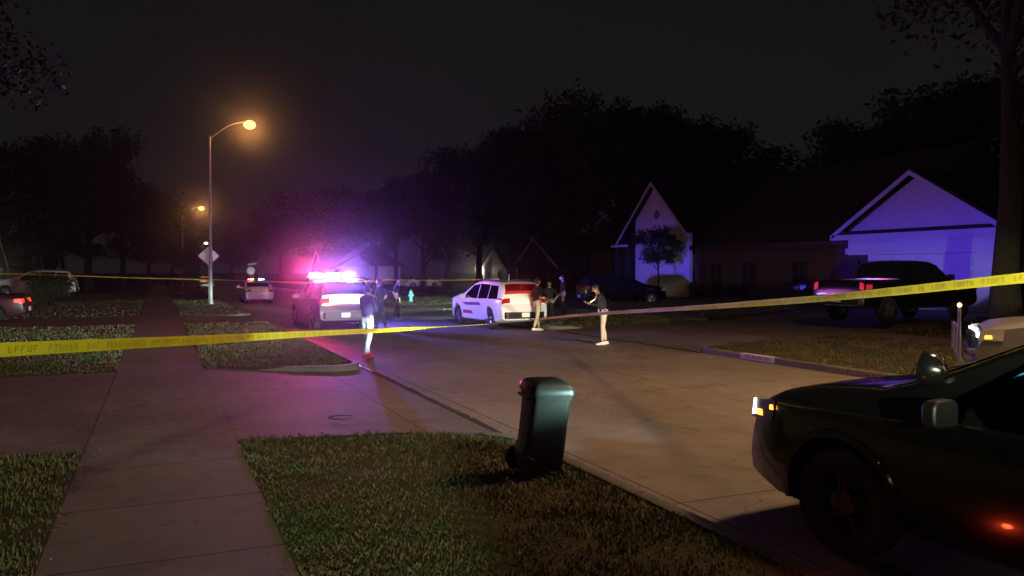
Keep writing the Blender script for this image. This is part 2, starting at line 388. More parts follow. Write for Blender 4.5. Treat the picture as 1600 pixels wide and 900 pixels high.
# kerbs follow the edge of the road and turn in at the driveways
def kerb(path, w=.15, h=.15, name='kerb'):
    g = MB(); rows = []
    pts = [Vector((x, y, 0)) for x, y in path]; N_ = len(pts)
    def acc(i, j): return sum((pts[k + 1] - pts[k]).length for k in range(min(i, j), max(i, j)))
    def hh(i):
        q = 1
        for e in (0, N_ - 1):
            if abs(pts[e].x - 3.97) > .3 and abs(pts[e].x - 13.0) > .3: q = min(q, .12 + acc(i, e) / 1.1)
        return h * q
    for i, p in enumerate(pts):
        d = (pts[min(i + 1, len(pts) - 1)] - pts[max(i - 1, 0)]).normalized(); s = Vector((d.y, -d.x, 0)) * w / 2
        h_ = h; h = hh(i)
        rows.append([tuple(p - s + Vector((0, 0, -.03))), tuple(p - s + Vector((0, 0, h - .01))), tuple(p - s * .8 + Vector((0, 0, h))), tuple(p + s * .6 + Vector((0, 0, h))), tuple(p + s * .95 + Vector((0, 0, h - .025))), tuple(p + s * 1.25 + Vector((0, 0, -.03)))]); h = h_
    g.grid(rows); return struct(g.build(name, M_kerb, smooth=True))
def line(a, b, n): return [(a[0] + (b[0] - a[0]) * i / n, a[1] + (b[1] - a[1]) * i / n) for i in range(n + 1)]
kerb([(3.97, -8)] + fillet([(3.97, -8), (3.97, 9.35), (2.4, 9.75)], [0, 1.05, 0], 8)[1:])
kerb(fillet([(1.3, 17.68), (2.6, 17.15), (3.97, 16.7), (3.97, 33.1), (2.6, 33.2)], [0, 0, 1.0, .8, 0], 8))
kerb(fillet([(2.6, 39.6), (3.97, 39.45), (3.97, 76), (2.8, 76.1)], [0, .9, .6, 0], 8))
kerb([(3.97, 81.1), (3.97, 150)])
kerb(fillet([(15.3, 18.05), (13.0, 17.5), (13.0, -10)], [0, 1.0, 0], 8)[::1])
kerb(fillet([(13.0, 40), (13.0, 25.75), (14.6, 25.35)], [0, .8, 0], 8))
kerb([(13.0, 84), (13.0, 45)])
kerb([(13.0, 150), (13.0, 90)])
# joint between the pavement slabs of the road and the gutter at the left driveways
struct(MB().bx((4.06, -8, 0), (4.12, 150, .004)).build('gutter_joint', mat('joint_tar', (.03, .025, .02), .9)))
# a film of water standing in the left gutter
g = MB(); rows = []
for i in range(61):
    y = 9.5 + i * .2; w0 = .075 + .015 * math.sin(y * 1.3) + .01 * math.sin(y * 4.1 + 1); w0 *= math.sin(math.pi * i / 60) ** .4
    rows.append([(4.125, y, .0045), (4.125 + max(w0, .01), y, .0045)])
g.grid(rows); struct(g.build('gutter_water', mat('water_film', (.11, .095, .08), .16, spec=.8, bump=.15, bscale=14)))
# white painted patch for the house number on the right kerb, digits worn away
kp = MB(); 
kp.bx((12.90, 14.35, .02), (12.925, 15.5, .146)); kp.bx((12.905, 14.35, .146), (13.06, 15.5, .153))
tag(kp.build('kerb_number_patch', mat('kerb_paint', (.72, .70, .72), .6, noise=.12, scale=25)), 'worn white house number patch painted on the right kerb', 'kerb marking')
for i in range(4):
    kd = MB()
    y = 15.3 - i * .22
    kd.bx((12.896, y, .06), (12.902, y - .03, .12)); kd.bx((12.896, y - .10, .06), (12.902, y - .13, .12)); kd.bx((12.8955, y, .115), (12.902, y - .13, .13))
    kd.build('digit', mat('digit_paint', (.25, .22, .26), .7), bpy.data.objects['kerb_number_patch'])
# expansion joint strip in the left driveway
struct(MB().prism([(-2.62, 13.0), (-2.56, 13.0), (-3.15, 17.8), (-3.2, 17.8)], ZW - .006, ZW - .001).build('driveway_joint', mat('joint_pale', (.4, .36, .33), .8)))
# twigs and wet leaves on the driveway apron
# ------------------------------------------------------------------ vehicles
M_glass = mat('tinted_glass', (.006, .006, .008), .04, spec=.8)
M_tyre = mat('tyre_rubber', (.018, .018, .018), .8)
M_alloy = mat('alloy', (.45, .45, .47), .3, metal=.9)
M_black = mat('black_plastic', (.012, .012, .013), .5)
M_white = mat('white_paint', (.74, .75, .77), .28, coat=.6)
M_retro = mat('reflective_white', (.92, .92, .9), .5)
M_blk = mat('black_paint', (.004, .004, .0045), .22, coat=1)
M_dark = mat('dark_grey_paint', (.015, .015, .02), .3, coat=.7)
M_silver = mat('silver_paint', (.35, .36, .38), .3, metal=.4, coat=.5)
M_maroon = mat('maroon_paint', (.06, .012, .016), .3, coat=.6)
M_chrome = mat('chrome', (.7, .7, .72), .12, metal=1)
M_redlens = mat('red_lens', (.35, .01, .01), .2, coat=.5)
M_clear = mat('clear_lens', (.55, .57, .6), .12, spec=.8)
M_plate = mat('plate', (.75, .75, .75), .5)
def emis(name, col, s): return mat(name, (.02, .02, .02), .4, emit=col, estr=s)
E_red = emis('lit_tail_lamp', (1, .02, .015), 6)
E_dimred = emis('dim_tail_lamp', (1, .03, .05), .5)
E_amber = emis('amber_lamp', (1, .28, .02), 9)
E_head = emis('headlamp_led', (.75, .9, 1), 7)

PROF = {
 'suv': dict(L=(-2.56, 2.48), w=.98, belt=1.08, r=.385, axles=(-1.55, 1.5), zb=.27, tumble=.30,
    st=[(-2.56, .70), (-2.545, .80), (-2.51, .98), (-2.48, 1.10), (-2.43, 1.28), (-2.36, 1.48), (-2.28, 1.62), (-2.17, 1.71), (-2.0, 1.755), (-1.5, 1.79), (-.7, 1.81), (-.15, 1.785), (.15, 1.71), (.42, 1.60), (.72, 1.455), (1.0, 1.335), (1.24, 1.25), (1.4, 1.235), (1.8, 1.195), (2.1, 1.135), (2.28, 1.06), (2.38, .96), (2.43, .84), (2.465, .72), (2.48, .62)],
    tail=(1.7, 5.6), win_r=(4.2, 6.6), wind=(11.7, 15.9),
    side=[[(-2.2, 1.13), (-1.45, 1.12), (-1.45, 1.62), (-2.08, 1.60)], [(-1.38, 1.12), (-.52, 1.10), (-.52, 1.66), (-1.38, 1.64)], [(-.44, 1.10), (.90, 1.10), (.16, 1.585), (-.44, 1.65)]],
    doors=[[(-1.46, .36), (-.49, .36), (-.49, 1.09), (-1.42, 1.09)], [(-.47, .36), (.98, .36), (1.0, 1.08), (-.47, 1.09)]]),
 'sedan': dict(L=(-2.45, 2.45), w=.92, belt=.95, r=.33, axles=(-1.45, 1.45), zb=.22, tumble=.34,
    st=[(-2.45, .62), (-2.43, .78), (-2.38, .93), (-2.3, 1.0), (-2.0, 1.05), (-1.7, 1.07), (-1.45, 1.17), (-1.1, 1.33), (-.8, 1.42), (-.3, 1.46), (.1, 1.45), (.4, 1.39), (.75, 1.22), (1.1, 1.03), (1.25, .98), (1.6, .94), (2.0, .88), (2.25, .80), (2.38, .70), (2.45, .55)],
    tail=(.9, 2.6), win_r=(5.3, 7.6), wind=(11.2, 13.3),
    side=[[(-1.5, .99), (-.45, .97), (-.45, 1.34), (-.95, 1.32)], [(-.38, .97), (.9, .97), (.35, 1.33), (-.38, 1.35)]],
    doors=[[(-1.2, .32), (-.43, .32), (-.43, .95), (-1.3, .95)], [(-.4, .32), (.92, .32), (.95, .94), (-.4, .95)]]),
 'pickup': dict(L=(-2.95, 2.9), w=.99, belt=1.2, r=.40, axles=(-1.85, 1.8), zb=.42, tumble=.3,
    st=[(-2.95, .85), (-2.94, 1.0), (-2.92, 1.25), (-2.88, 1.31), (-2.6, 1.33), (-1.6, 1.34), (-1.0, 1.35), (-.97, 1.45), (-.93, 1.7), (-.85, 1.84), (-.6, 1.91), (-.1, 1.93), (.45, 1.9), (.7, 1.82), (1.0, 1.58), (1.3, 1.34), (1.4, 1.29), (1.8, 1.27), (2.3, 1.24), (2.6, 1.19), (2.78, 1.1), (2.84, .95), (2.88, .8), (2.9, .65)],
    tail=(.6, 2.4), win_r=(6.7, 8.6), wind=(13.2, 15.7),
    side=[[(-.86, 1.25), (-.1, 1.25), (-.1, 1.76), (-.74, 1.76)], [(-.02, 1.25), (1.18, 1.25), (.66, 1.76), (-.02, 1.78)]],
    doors=[[(-.9, .5), (-.08, .5), (-.08, 1.22), (-.9, 1.22)], [(-.05, .5), (1.2, .5), (1.22, 1.22), (-.05, 1.22)]]),
}
class Body:
    FS = [0, .3, .6, .8, .9, .96, 1.0]
    def __init__(s, kind):
        s.p = PROF[kind]; s.x = [a for a, b in s.p['st']]; s.z = [b for a, b in s.p['st']]; s.kind = kind
    def W(s, x, z):
        p = s.p; lo, hi = p['L']; t = (x - (lo + hi) / 2) / ((hi - lo) / 2); w = p['w']
        e = max(0, abs(t) - .62) / .38
        w -= (.17 if t > 0 else .09) * e ** 2.6
        if z > p['belt'] - .03: w -= (z - p['belt'] + .03) * p['tumble'] * (1 if z > p['belt'] + .05 else .7)
        w -= .05 * max(0, (.55 - z) / .3) ** 2
        w += .012 * math.sin(max(0, min(1, (z - .45) / .6)) * math.pi)
        return w
    def zb(s, x):
        p = s.p; lo, hi = p['L']; return p['zb'] + .10 * max(0, abs((x - (lo + hi) / 2) / ((hi - lo) / 2)) - .85) / .15
    def zedge(s, zt): return zt - .085
    def T(s, u, f, eps=0):
        i = min(int(u), len(s.x) - 2); k = u - i
        x = s.x[i] * (1 - k) + s.x[i + 1] * k; z = s.z[i] * (1 - k) + s.z[i + 1] * k
        dx, dz = s.x[i + 1] - s.x[i], s.z[i + 1] - s.z[i]; n = math.hypot(dx, dz)
        x += -dz / n * eps; zz = z + dx / n * eps
        a = abs(f); y = s.W(x, z - .05 * a) * f
        return (x, y, zz - .035 * a * a - .05 * (max(0, a - .85) / .15) ** 2)
    def mb(s):
        g = MB(); rows = []
        for i, x in enumerate(s.x):
            zb = s.zb(x); top = [s.T(i if i < len(s.x) - 1 else i - 1e-6, f) for f in s.FS]
            ze = top[-1][2]; half = [(x, 0, zb), (x, s.W(x, zb + .04) * .9, zb)]
            for k in range(12): 
                z = zb + .05 + (ze - zb - .05) * k / 12; half.append((x, s.W(x, z), z))
            half += top[::-1]
            full = half + [(a, -b, c) for a, b, c in half[-2:0:-1]]
            rows.append(full)
        g.grid(rows, loop=True)
        n = len(rows[0]); g.f.append(tuple(range(n))); g.f.append(tuple((len(rows) - 1) * n + k for k in range(n))[::-1]); g.m += [0, 0]
        return g
    def side(s, q, eps=.006, sgn=1, n=8, m=6, g=None):
        """a panel on the flank, its four corners (x, z) given bottom-rear, bottom-front, top-front, top-rear"""
        g = g or MB(); P = []
        for i in range(n + 1):
            row = []
            for j in range(m + 1):
                a, b = i / n, j / m
                x = (q[0][0] * (1 - a) + q[1][0] * a) * (1 - b) + (q[3][0] * (1 - a) + q[2][0] * a) * b
                z = (q[0][1] * (1 - a) + q[1][1] * a) * (1 - b) + (q[3][1] * (1 - a) + q[2][1] * a) * b
                row.append((x, sgn * (s.W(x, z) + eps), z))
            P.append(row)
        return g.grid(P)
    def top(s, u0, u1, f0, f1, eps=.006, n=8, m=8, g=None, taper=0):
        g = g or MB(); P = []
        for i in range(n + 1):
            u = u0 + (u1 - u0) * i / n; row = []
            for j in range(m + 1):
                f = f0 + (f1 - f0) * j / m; row.append(s.T(u, f, eps))
            P.append(row)
        return g.grid(P)

def wheel(parent, x, y, r, sgn, alloy=M_alloy, cover=False):
    g = MB(); w = .24
    g.lathe([(r * .60, -w / 2 + .02), (r * .66, -w / 2), (r * .93, -w / 2), (r * .99, -w / 2 + .03), (r, -.04), (r, .04), (r * .99, w / 2 - .03), (r * .93, w / 2), (r * .66, w / 2), (r * .60, w / 2 - .02)], axis='Y', n=36)
    t = g.build('wheel', M_tyre, parent, smooth=True, loc=(x, y, r))
    h = MB(); yo = sgn * (w / 2 - .03)
    h.lathe([(r * .62, -sgn * w * .4), (r * .62, yo), (r * .57, yo), (r * .55, yo - sgn * .04)], axis='Y', n=36)
    h.lathe([(0, yo - sgn * .0), (.05, yo), (.07, yo - sgn * .02), (.075, yo - sgn * .06), (r * .56, yo - sgn * .09), (r * .56, yo - sgn * .1), (0.001, yo - sgn * .1)], axis='Y', n=24)
    for k in range(5):
        a = 2 * math.pi * k / 5 + .3
        for da in (-.13, .13):
            c = Vector((math.cos(a), 0, math.sin(a))); e = Vector((math.cos(a + da), 0, math.sin(a + da)))
            h.tube([c * .05 + Vector((0, yo - sgn * .015, 0)), e * r * .57 + Vector((0, yo - sgn * .012, 0))], [.028, .02], n=6)
    o = h.build('rim', alloy, t, smooth=True)
    if cover:
        c = MB(); c.lathe([(0, yo + sgn * .02), (.07, yo + sgn * .018), (.1, yo), (.105, yo - sgn * .03)], axis='Y', n=24); c.build('hub_cap', mat('worn_cap', (.10, .10, .10), .45, metal=.4), t, smooth=True)
    return t

def car(name, kind, paint, loc, heading, label, cat, group=None, tail=None, head=None, retro=None, lod=0, rim=M_alloy, glass=M_glass, hollow=False):
    """heading: degrees clockwise from the direction of the road"""
    root = empty(name, (loc[0], loc[1], loc[2] if len(loc) > 2 else 0), R(90 - heading), label, cat, group)
    B = Body(kind); p = B.p; r = p['r']
    body = B.mb().build('body', paint, root, smooth=True)
    cut = MB()
    for ax in p['axles']:
        n = 28; ra = r + .075
        poly = [(ax + ra * math.cos(2 * math.pi * k / n), r + .01 + ra * math.sin(2 * math.pi * k / n)) for k in range(n)]
        cut.prism(poly, -1.3, 1.3, ax='Y')
    bool_cut(body, cut)
    if kind == 'pickup':
        c = MB(); c.bx((-2.85, -.8, .95), (-1.08, .8, 2.0)); bool_cut(body, c)
    if hollow:
        c = MB(); rows = []
        for x in (-2.2, -1.8, -1, -.15, .15, .42, .72, 1.0):
            zt = float(np.interp(x, B.x, B.z)) - .07; zf = .55; ww = [B.W(x, z) - .06 for z in (zf, 1.1, zt - .02)]
            half = [(x, ww[0], zf), (x, ww[1], 1.1), (x, ww[2], zt - .03), (x, ww[2] * .8, zt)]
            rows.append(half + [(a, -b, d) for a, b, d in half[::-1]])
        c.grid(rows, loop=True); n = len(rows[0]); c.f.append(tuple(range(n))); c.f.append(tuple((len(rows) - 1) * n + k for k in range(n))[::-1]); c.m += [0, 0]
        for q in p['side'][1:]:
            qq = [(q[0][0] + .03, q[0][1] + .02), (q[1][0] - .05, q[1][1] + .02), (q[2][0] - .04, q[2][1] - .03), (q[3][0] + .03, q[3][1] - .03)]
            c.prism(qq, -1.4, 1.4, ax='Y')
        me_cut = c
        bool_cut(body, me_cut)
    for ax in p['axles']:
        for sg in (1, -1): wheel(root, ax, sg * (p['w'] - .135), r, sg, rim, cover=(name == 'police_vehicle' and kind == 'suv'))
    w0 = p['wind']; B.top(w0[0], w0[1], -.88, .88).build('windshield', glass, root, smooth=True)
    w1 = p['win_r']; B.top(w1[0], w1[1], -.84, .84).build('rear_window', glass, root, smooth=True)
    gm = M_seeglass if hollow else glass
    for sg in (1, -1):
        for q in p['side']: B.side(q, .006, sg).build('side_window', gm if q is not p['side'][0] or not hollow else glass, root, smooth=True)
        if lod < 2:
            for q in p['doors']:
                d = B.side(q, .004, sg).build('door', paint, root, smooth=True)
                hx = q[0][0] + .12; hz = q[3][1] - .1
                MB().box((hx, sg * (B.W(hx, hz) + .02), hz), (.17, .03, .035)).build('handle', paint, d)
    # front and rear lamps
    lo, hi = p['L']; hz = {'suv': .93, 'sedan': .70, 'pickup': 1.02}[kind]
    for sg in (1, -1):
        g = MB(); B.side([(hi - .34, hz - .07), (hi - .035, hz - .08), (hi - .06, hz + .06), (hi - .36, hz + .10)], .012, sg, g=g)
        B.side([(hi - .34, hz - .07), (hi - .035, hz - .08), (hi - .06, hz + .06), (hi - .36, hz + .10)], -.03, sg, g=g)
        hl = g.build('headlight', M_black if hollow else M_clear, root, smooth=True)
        if head:
            e = MB(); e.box((hi - .05, sg * (p['w'] - .24), hz), (.05, .16, .07)); e.build('lamp', head, hl)
            B.side([(hi - .21, hz - .045), (hi - .12, hz - .05), (hi - .12, hz - .005), (hi - .20, hz + .0)], .016, sg, 3, 3).build('side_marker', E_amber, hl)
        tz = {'suv': 1.08, 'sedan': .84, 'pickup': 1.1}[kind]; g = MB()
        B.side([(lo + .04, tz - .09), (lo + .3, tz - .05), (lo + .3, tz + .07), (lo + .07, tz + .08)], .012, sg, g=g)
        u0, u1 = {'suv': (2.2, 3.4), 'sedan': (1.15, 2.0), 'pickup': (1.2, 2.2)}[kind]
        B.top(u0, u1, sg * .62 if kind != 'pickup' else sg * .82, sg * .985, .014, g=g)
        g.build('taillight', tail or M_redlens, root, smooth=True)
        m = MB(); mx_, mz = {'suv': (.66, 1.10), 'sedan': (.78, 1.0), 'pickup': (1.02, 1.32)}[kind]; my = B.W(mx_, mz) + .13
        m.prism(fillet([(sg * my - .12, mz - .02), (sg * my + .12, mz - .02), (sg * my + .12, mz + .15), (sg * my - .12, mz + .15)], [.06] * 4, 4), mx_ - .04, mx_ + .05, ax='X'); m.box((mx_, sg * (my - .1), mz), (.05, .16, .04))
        m.build('mirror', mat('mirror_black', (.004, .004, .004), .5) if paint is M_blk else paint, root, smooth=True, bevel=.015)
    # rear: tailgate panel, bumper, plate
    u0, u1 = p['tail']
    if retro is not None: B.top(u0 + .15, (4.15 if kind == 'suv' else u1), -.93, .93, .009).build('tailgate', retro, root, smooth=True)
    rb = MB(); zc = B.zb(lo) + .17
    rb.prism(fillet([(lo + .25, -B.W(lo, .5) - .0), (lo - .08, -B.W(lo, .5) + .12), (lo - .08, B.W(lo, .5) - .12), (lo + .25, B.W(lo, .5) + .0)], [0, .12, .12, 0]), zc - .12, zc + .12)
    rb.build('rear_bumper', M_black if kind != 'sedan' else paint, root, bevel=.02)
    MB().box((lo - .09, 0, zc + .02), (.02, .31, .16)).build('license_plate', M_plate, root)
    fb = MB(); zf = B.zb(hi) + .16
    fb.prism(fillet([(hi - .3, -B.W(hi - .2, .5)), (hi + .07, -B.W(hi, .5) + .14), (hi + .07, B.W(hi, .5) - .14), (hi - .3, B.W(hi - .2, .5))], [0, .16, .16, 0]), zf - .13, zf + .12)
    fb.build('front_bumper', M_black if paint in (M_blk,) else paint, root, bevel=.03)
    gr = MB(); gz = hz - .1
    for k in range(4): gr.box((hi + .02, 0, gz - .06 + k * .045), (.04, 1.0, .018))
    gr.box((hi - .01, 0, gz), (.05, 1.04, .22)); gr.build('grille', M_black, root)
    if kind != 'sedan':
        for sg in (1, -1):
            z0 = {'suv': 1.79, 'pickup': 1.9}[kind]
            if kind == 'suv': MB().tube([(-2.0, sg * .66, z0 - .05), (-1.9, sg * .67, z0 + .01), (-.2, sg * .68, z0 + .02), (.1, sg * .67, z0 - .04)], .017, 6).build('roof_rail', M_black, root, smooth=True)
    return root, B

def lightbar(root, x, z, cols, w=.62, tall=0):
    b = MB(); b.prism(fillet([(x - .14, -w), (x + .14, -w), (x + .14, w), (x - .14, w)], [.09] * 4), z, z + .045)
    b.box((x, .4, z - .03), (.06, .05, .06)); b.box((x, -.4, z - .03), (.06, .05, .06))
    lb = b.build('lightbar', M_black, root)
    n = len(cols)
    for i, c in enumerate(cols):
        y0 = -w + .03 + (2 * w - .06) * i / n; y1 = -w + .03 + (2 * w - .06) * (i + 1) / n - .015
        g = MB(); g.prism(fillet([(x - .125, y0), (x + .125, y0), (x + .125, y1), (x - .125, y1)], [.04] * 4, 3), z + .047, z + .10 + tall)
        g.build('light_module', c, lb)
    return lb
def bars(root, B, loz=None, steel=M_black):
    """push bumper on the nose"""
    hi = B.p['L'][1]; g = MB()
    for y in (-.28, .28): g.tube([(hi + .1, y, .35), (hi + .16, y, .5), (hi + .16, y, 1.0), (hi + .08, y, 1.08)], .03, 8)
    for z in (.55, .8, 1.0): g.tube([(hi + .17, -.36, z), (hi + .17, .36, z)], .022, 8)
    return g.build('push_bumper', steel, root, smooth=True)

M_seeglass = bpy.data.materials.new('window_glass'); M_seeglass.use_nodes = True
_n = M_seeglass.node_tree.nodes; _l = M_seeglass.node_tree.links
_t = _n.new('ShaderNodeBsdfTransparent'); _t.inputs[0].default_value = (.35, .38, .38, 1); _g = _n.new('ShaderNodeBsdfGlossy'); _g.inputs['Roughness'].default_value = .03
_g.inputs[0].default_value = (.6, .6, .6, 1); _m = _n.new('ShaderNodeMixShader'); _f = _n.new('ShaderNodeFresnel'); _f.inputs[0].default_value = 1.5
_l.new(_f.outputs[0], _m.inputs[0]); _l.new(_t.outputs[0], _m.inputs[1]); _l.new(_g.outputs[0], _m.inputs[2]); _l.new(_m.outputs[0], _n['Material Output'].inputs[0])

OFF_R = mat('unlit_red_module', (.25, .01, .02), .15, coat=.5); OFF_B = mat('unlit_blue_module', (.01, .02, .3), .15, coat=.5)
L_W = emis('strobe_white', (1, .85, .95), 90); L_P = emis('strobe_pink', (1, .25, .5), 120); L_R = emis('strobe_red', (1, .05, .1), 45)
L_B = emis('strobe_blue', (.15, .2, 1), 40); L_C = emis('strobe_cyan', (.4, .85, 1), 70); L_Y = emis('strobe_amber', (1, .5, .1), 30)

# --- white patrol SUV with its light bar flashing, on the left half of the road
s1, B1 = car('police_vehicle', 'suv', M_dark, (6.0, 31.3), -3, 'patrol vehicle with white tailgate and its roof light bar flashing pink and blue', 'patrol vehicle', retro=M_retro)
lightbar(s1, -.2, 1.84, [L_C, L_B, L_W, L_W, L_W, L_P, L_W, L_P], .78, .10)
bars(s1, B1)
# its lamps light the street and the air
lb = s1.location
def glow(x, y, z, col, k, name='strobe_light'):
    lamp(name, 'POINT', (x, y, z), col, LG['bar_glow'] * k, size=.08)
def beam(x, y, z, col, k, tgt=(0, 0, 0), name='strobe_beam'):
    lamp(name, 'POINT', (x, y, z), col, LG['bar_beam'] * k, size=.10, gate=('absz', .10, .32, 1, .0))
yb = 31.0
glow(5.35, yb, 2.02, (1, .04, .20), 3.0); glow(6.15, yb, 2.02, (1, .35, .7), .9); glow(6.75, yb, 2.02, (.17, .12, 1), 3.0)
beam(5.35, yb, 2.03, (1, .03, .18), .06)
lamp('strobe_beam', 'SPOT', (5.35, 30.4, 2.03), (1, .04, .24), 1000, aim=(-.30, -1, -.10), size=.1, spot=34, blend=.4)
lamp('strobe_beam', 'SPOT', (6.75, 30.4, 2.03), (.40, .16, 1), 350, aim=(-.1, -1, -.14), size=.1, spot=50, blend=.5)
lamp('strobe_beam', 'SPOT', (6.75, yb, 2.03), (.035, .03, 1), LG['bar_beam'] * 1.9, aim=(1, -.23, 0), size=.10, spot=26, blend=.3, gate=('y', .03, .17, 1, .10, -.07, -.01, .03))

lamp('strobe_beam', 'SPOT', (6.75, yb, 2.03), (.07, .06, 1), LG['bar_beam'] * 3.2, aim=(.84, .53, 0), size=.10, spot=18, blend=.3, gate=('y', .0, .15, 1, .10, -.10, -.04, .03))

# --- white patrol SUV with graphics on its flank, seen from behind in the middle of the picture
s2, B2 = car('police_vehicle', 'suv', M_white, (12.0, 28.8), -2, 'white patrol SUV with dark window and violet flank graphics, brightly lit tailgate', 'patrol vehicle', retro=M_retro)
for sg in (1, -1): B2.side([(-.9, .86), (.6, .82), (.95, .92), (-.7, .97)], .010, sg, 20, 3).build('side_stripe', mat('stripe_dark', (.10, .03, .12), .4), s2, smooth=True)
for sg in (1, -1): B2.side([(-.1, .50), (.9, .50), (.8, .64), (.0, .63)], .010, sg, 8, 3).build('side_badge', mat('badge_red', (.30, .05, .08), .4), s2, smooth=True)
bars(s2, B2)
M_redglow = mat('red_glow_glass', (.10, .004, .004), .35)  # red glow of the rear window put into the glass colour
for o_ in s2.children:
    if o_.name.startswith('rear_window'): o_.data.materials.clear(); o_.data.materials.append(M_redglow)
B2.top(4.25, 4.7, -.8, .8, .012, 3, 12).build('red_glow_strip', emis('strip_glow_red', (1, .02, .015), .55), s2, smooth=True)  # glowing strip added along the window foot to imitate the red glow
lamp('added_red_glow', 'POINT', (12.0 - .15, 28.8 - 2.95, 1.6), (1, .02, .015), 9, size=.05)  # added red light outside the rear window, no lamp there
MB().tube([(-1.2, 0, 1.80), (-1.25, 0, 1.84), (-1.27, 0, 2.02)], [.03, .02, .012], 8).build('roof_antenna', mat('antenna_white', (.7, .65, .6), .4), s2, smooth=True)

# --- black patrol SUV close by on the right
s3, B3 = car('police_vehicle', 'suv', M_blk, (0, 0), -4.5, 'black patrol SUV in the right foreground with spotlight on its pillar', 'patrol vehicle', head=E_head, hollow=True, rim=mat('black_steel', (.012, .012, .013), .6))
S3 = dict(h=-4.5, hub=(4.62, 4.45)); s3.scale = (1.06,) * 3
ang = R(90 - S3['h']); ca_, sa_ = math.cos(ang), math.sin(ang)
lx_, ly_ = 1.5 * 1.06, .98 * 1.06
s3.location = (S3['hub'][0] - (lx_ * ca_ - ly_ * sa_), S3['hub'][1] - (lx_ * sa_ + ly_ * ca_), 0)
g = MB(); g.lathe([(0, -.075), (.05, -.07), (.085, -.03), (.095, .02), (.092, .04)], axis='X', n=24); 
sp = g.build('spotlight', M_blk, s3, smooth=True, loc=(.86, .90, 1.40)); sp.scale = (1.15,) * 3; sp.rotation_euler = (0, R(-6), R(12))
MB().lathe([(0, .045), (.06, .044), (.088, .038), (.094, .03)], axis='X', n=24).build('lens', M_chrome, sp, smooth=True)
MB().tube([(0, 0, -.02), (-.02, -.03, -.1), (-.1, -.10, -.16)], .016, 8).build('bracket', M_black, sp, smooth=True)
g = MB(); g.box((.66, -.08, 1.08), (.03, .34, .22), Matrix.Rotation(R(-20), 3, 'Y')); lt = g.build('laptop', M_black, s3)
g = MB(); g.box((.645, -.08, 1.085), (.008, .30, .18), Matrix.Rotation(R(-20), 3, 'Y')); g.build('screen', emis('laptop_screen', (.1, .8, .9), 2.5), lt)
g = MB(); 
for y in (.42, -.42):
    g.box((-.15, y, .75), (.5, .5, .16)); g.box((-.42, y, 1.08), (.14, .48, .62), Matrix.Rotation(R(-10), 3, 'Y')); g.box((-.47, y, 1.45), (.1, .26, .17))
g.build('seats', mat('seat_cloth', (.02, .02, .022), .9), s3)
g = MB(); g.box((.85, 0, .98), (.35, 1.5, .2)); g.build('dashboard', M_black, s3)
B3.top(15.75, 16.25, -.86, .86, .012, 3, 12).build('cowl_glint', mat('glint_metal', (.55, .56, .57), .35, metal=.3), s3, smooth=True)  # pale strip stands in for a bright reflection along the windshield base
for y_ in (.55, -.1): MB().tube([(1.14, y_, 1.335), (.95, y_ - .25, 1.40), (.86, y_ - .5, 1.43)], [.012, .01, .006], 6).build('wiper', mat('glint_metal', (.5, .5, .5)), s3)  # same pale colour, to carry the painted streak

g = MB(); B3.side([(2.12, .955), (2.17, .95), (2.17, .985), (2.13, .99)], .02, 1, 3, 3, g); g.build('side_marker', E_amber, s3)
B3.side([(2.37, .88), (2.43, .87), (2.41, 1.0), (2.36, 1.01)], .022, 1, 4, 4).build('corner_lamp', emis('corner_led', (.85, .95, 1), 4), s3, smooth=True)
for sg in (1, -1):
    g = MB(); n = 22; P = []
    for k in range(n + 1):
        a = math.pi * (-.05 + 1.1 * k / n); ra = .46
        row = []
        for rr, yy in ((ra - .005, .0), (ra + .0, .022), (ra + .045, .026), (ra + .055, .004)):
            x, z = 1.5 + rr * math.cos(a), .395 + rr * math.sin(a); row.append((x, sg * (B3.W(x, z) + yy), z))
        P.append(row)
    g.grid(P); g.build('arch_trim', M_blk, s3, smooth=True)
lightbar(s3, -.25, 1.86, [OFF_R, OFF_R, OFF_R, OFF_B, OFF_B, OFF_B])

# --- white pickup on the far right, marker post on its guard
s4, B4 = car('utility_truck', 'pickup', mat('pale_grey_paint', (.2, .2, .21), .3, coat=.5), (14.7, 6.85), -40, 'pale truck behind the black patrol SUV, amber lamp glowing on its corner', 'truck', head=E_head)
s4.scale = (1.1,) * 3
g = MB(); hi = B4.p['L'][1]
for y in (.75, .0, -.75): g.tube([(hi + .12, y, .5), (hi + .2, y, .7), (hi + .2, y, 1.12)], .028, 8)
for z in (.72, 1.1): g.tube([(hi + .2, -.8, z), (hi + .2, .8, z)], .024, 8)
gd = g.build('grille_guard', mat('guard_steel', (.3, .3, .33), .3, metal=.6), s4, smooth=True)
for y in (.8,):
    g = MB(); g.tube([(hi + .2, y, .55), (hi + .2, y, 1.42)], .022, 8); po = g.build('marker_post', mat('guard_steel', (.3, .3, .33)), s4, smooth=True)
    MB().ball((hi + .2, y, 1.45), .03, 10, 8).build('marker_lamp', emis('marker_amber', (1, .45, .12), 12), po)

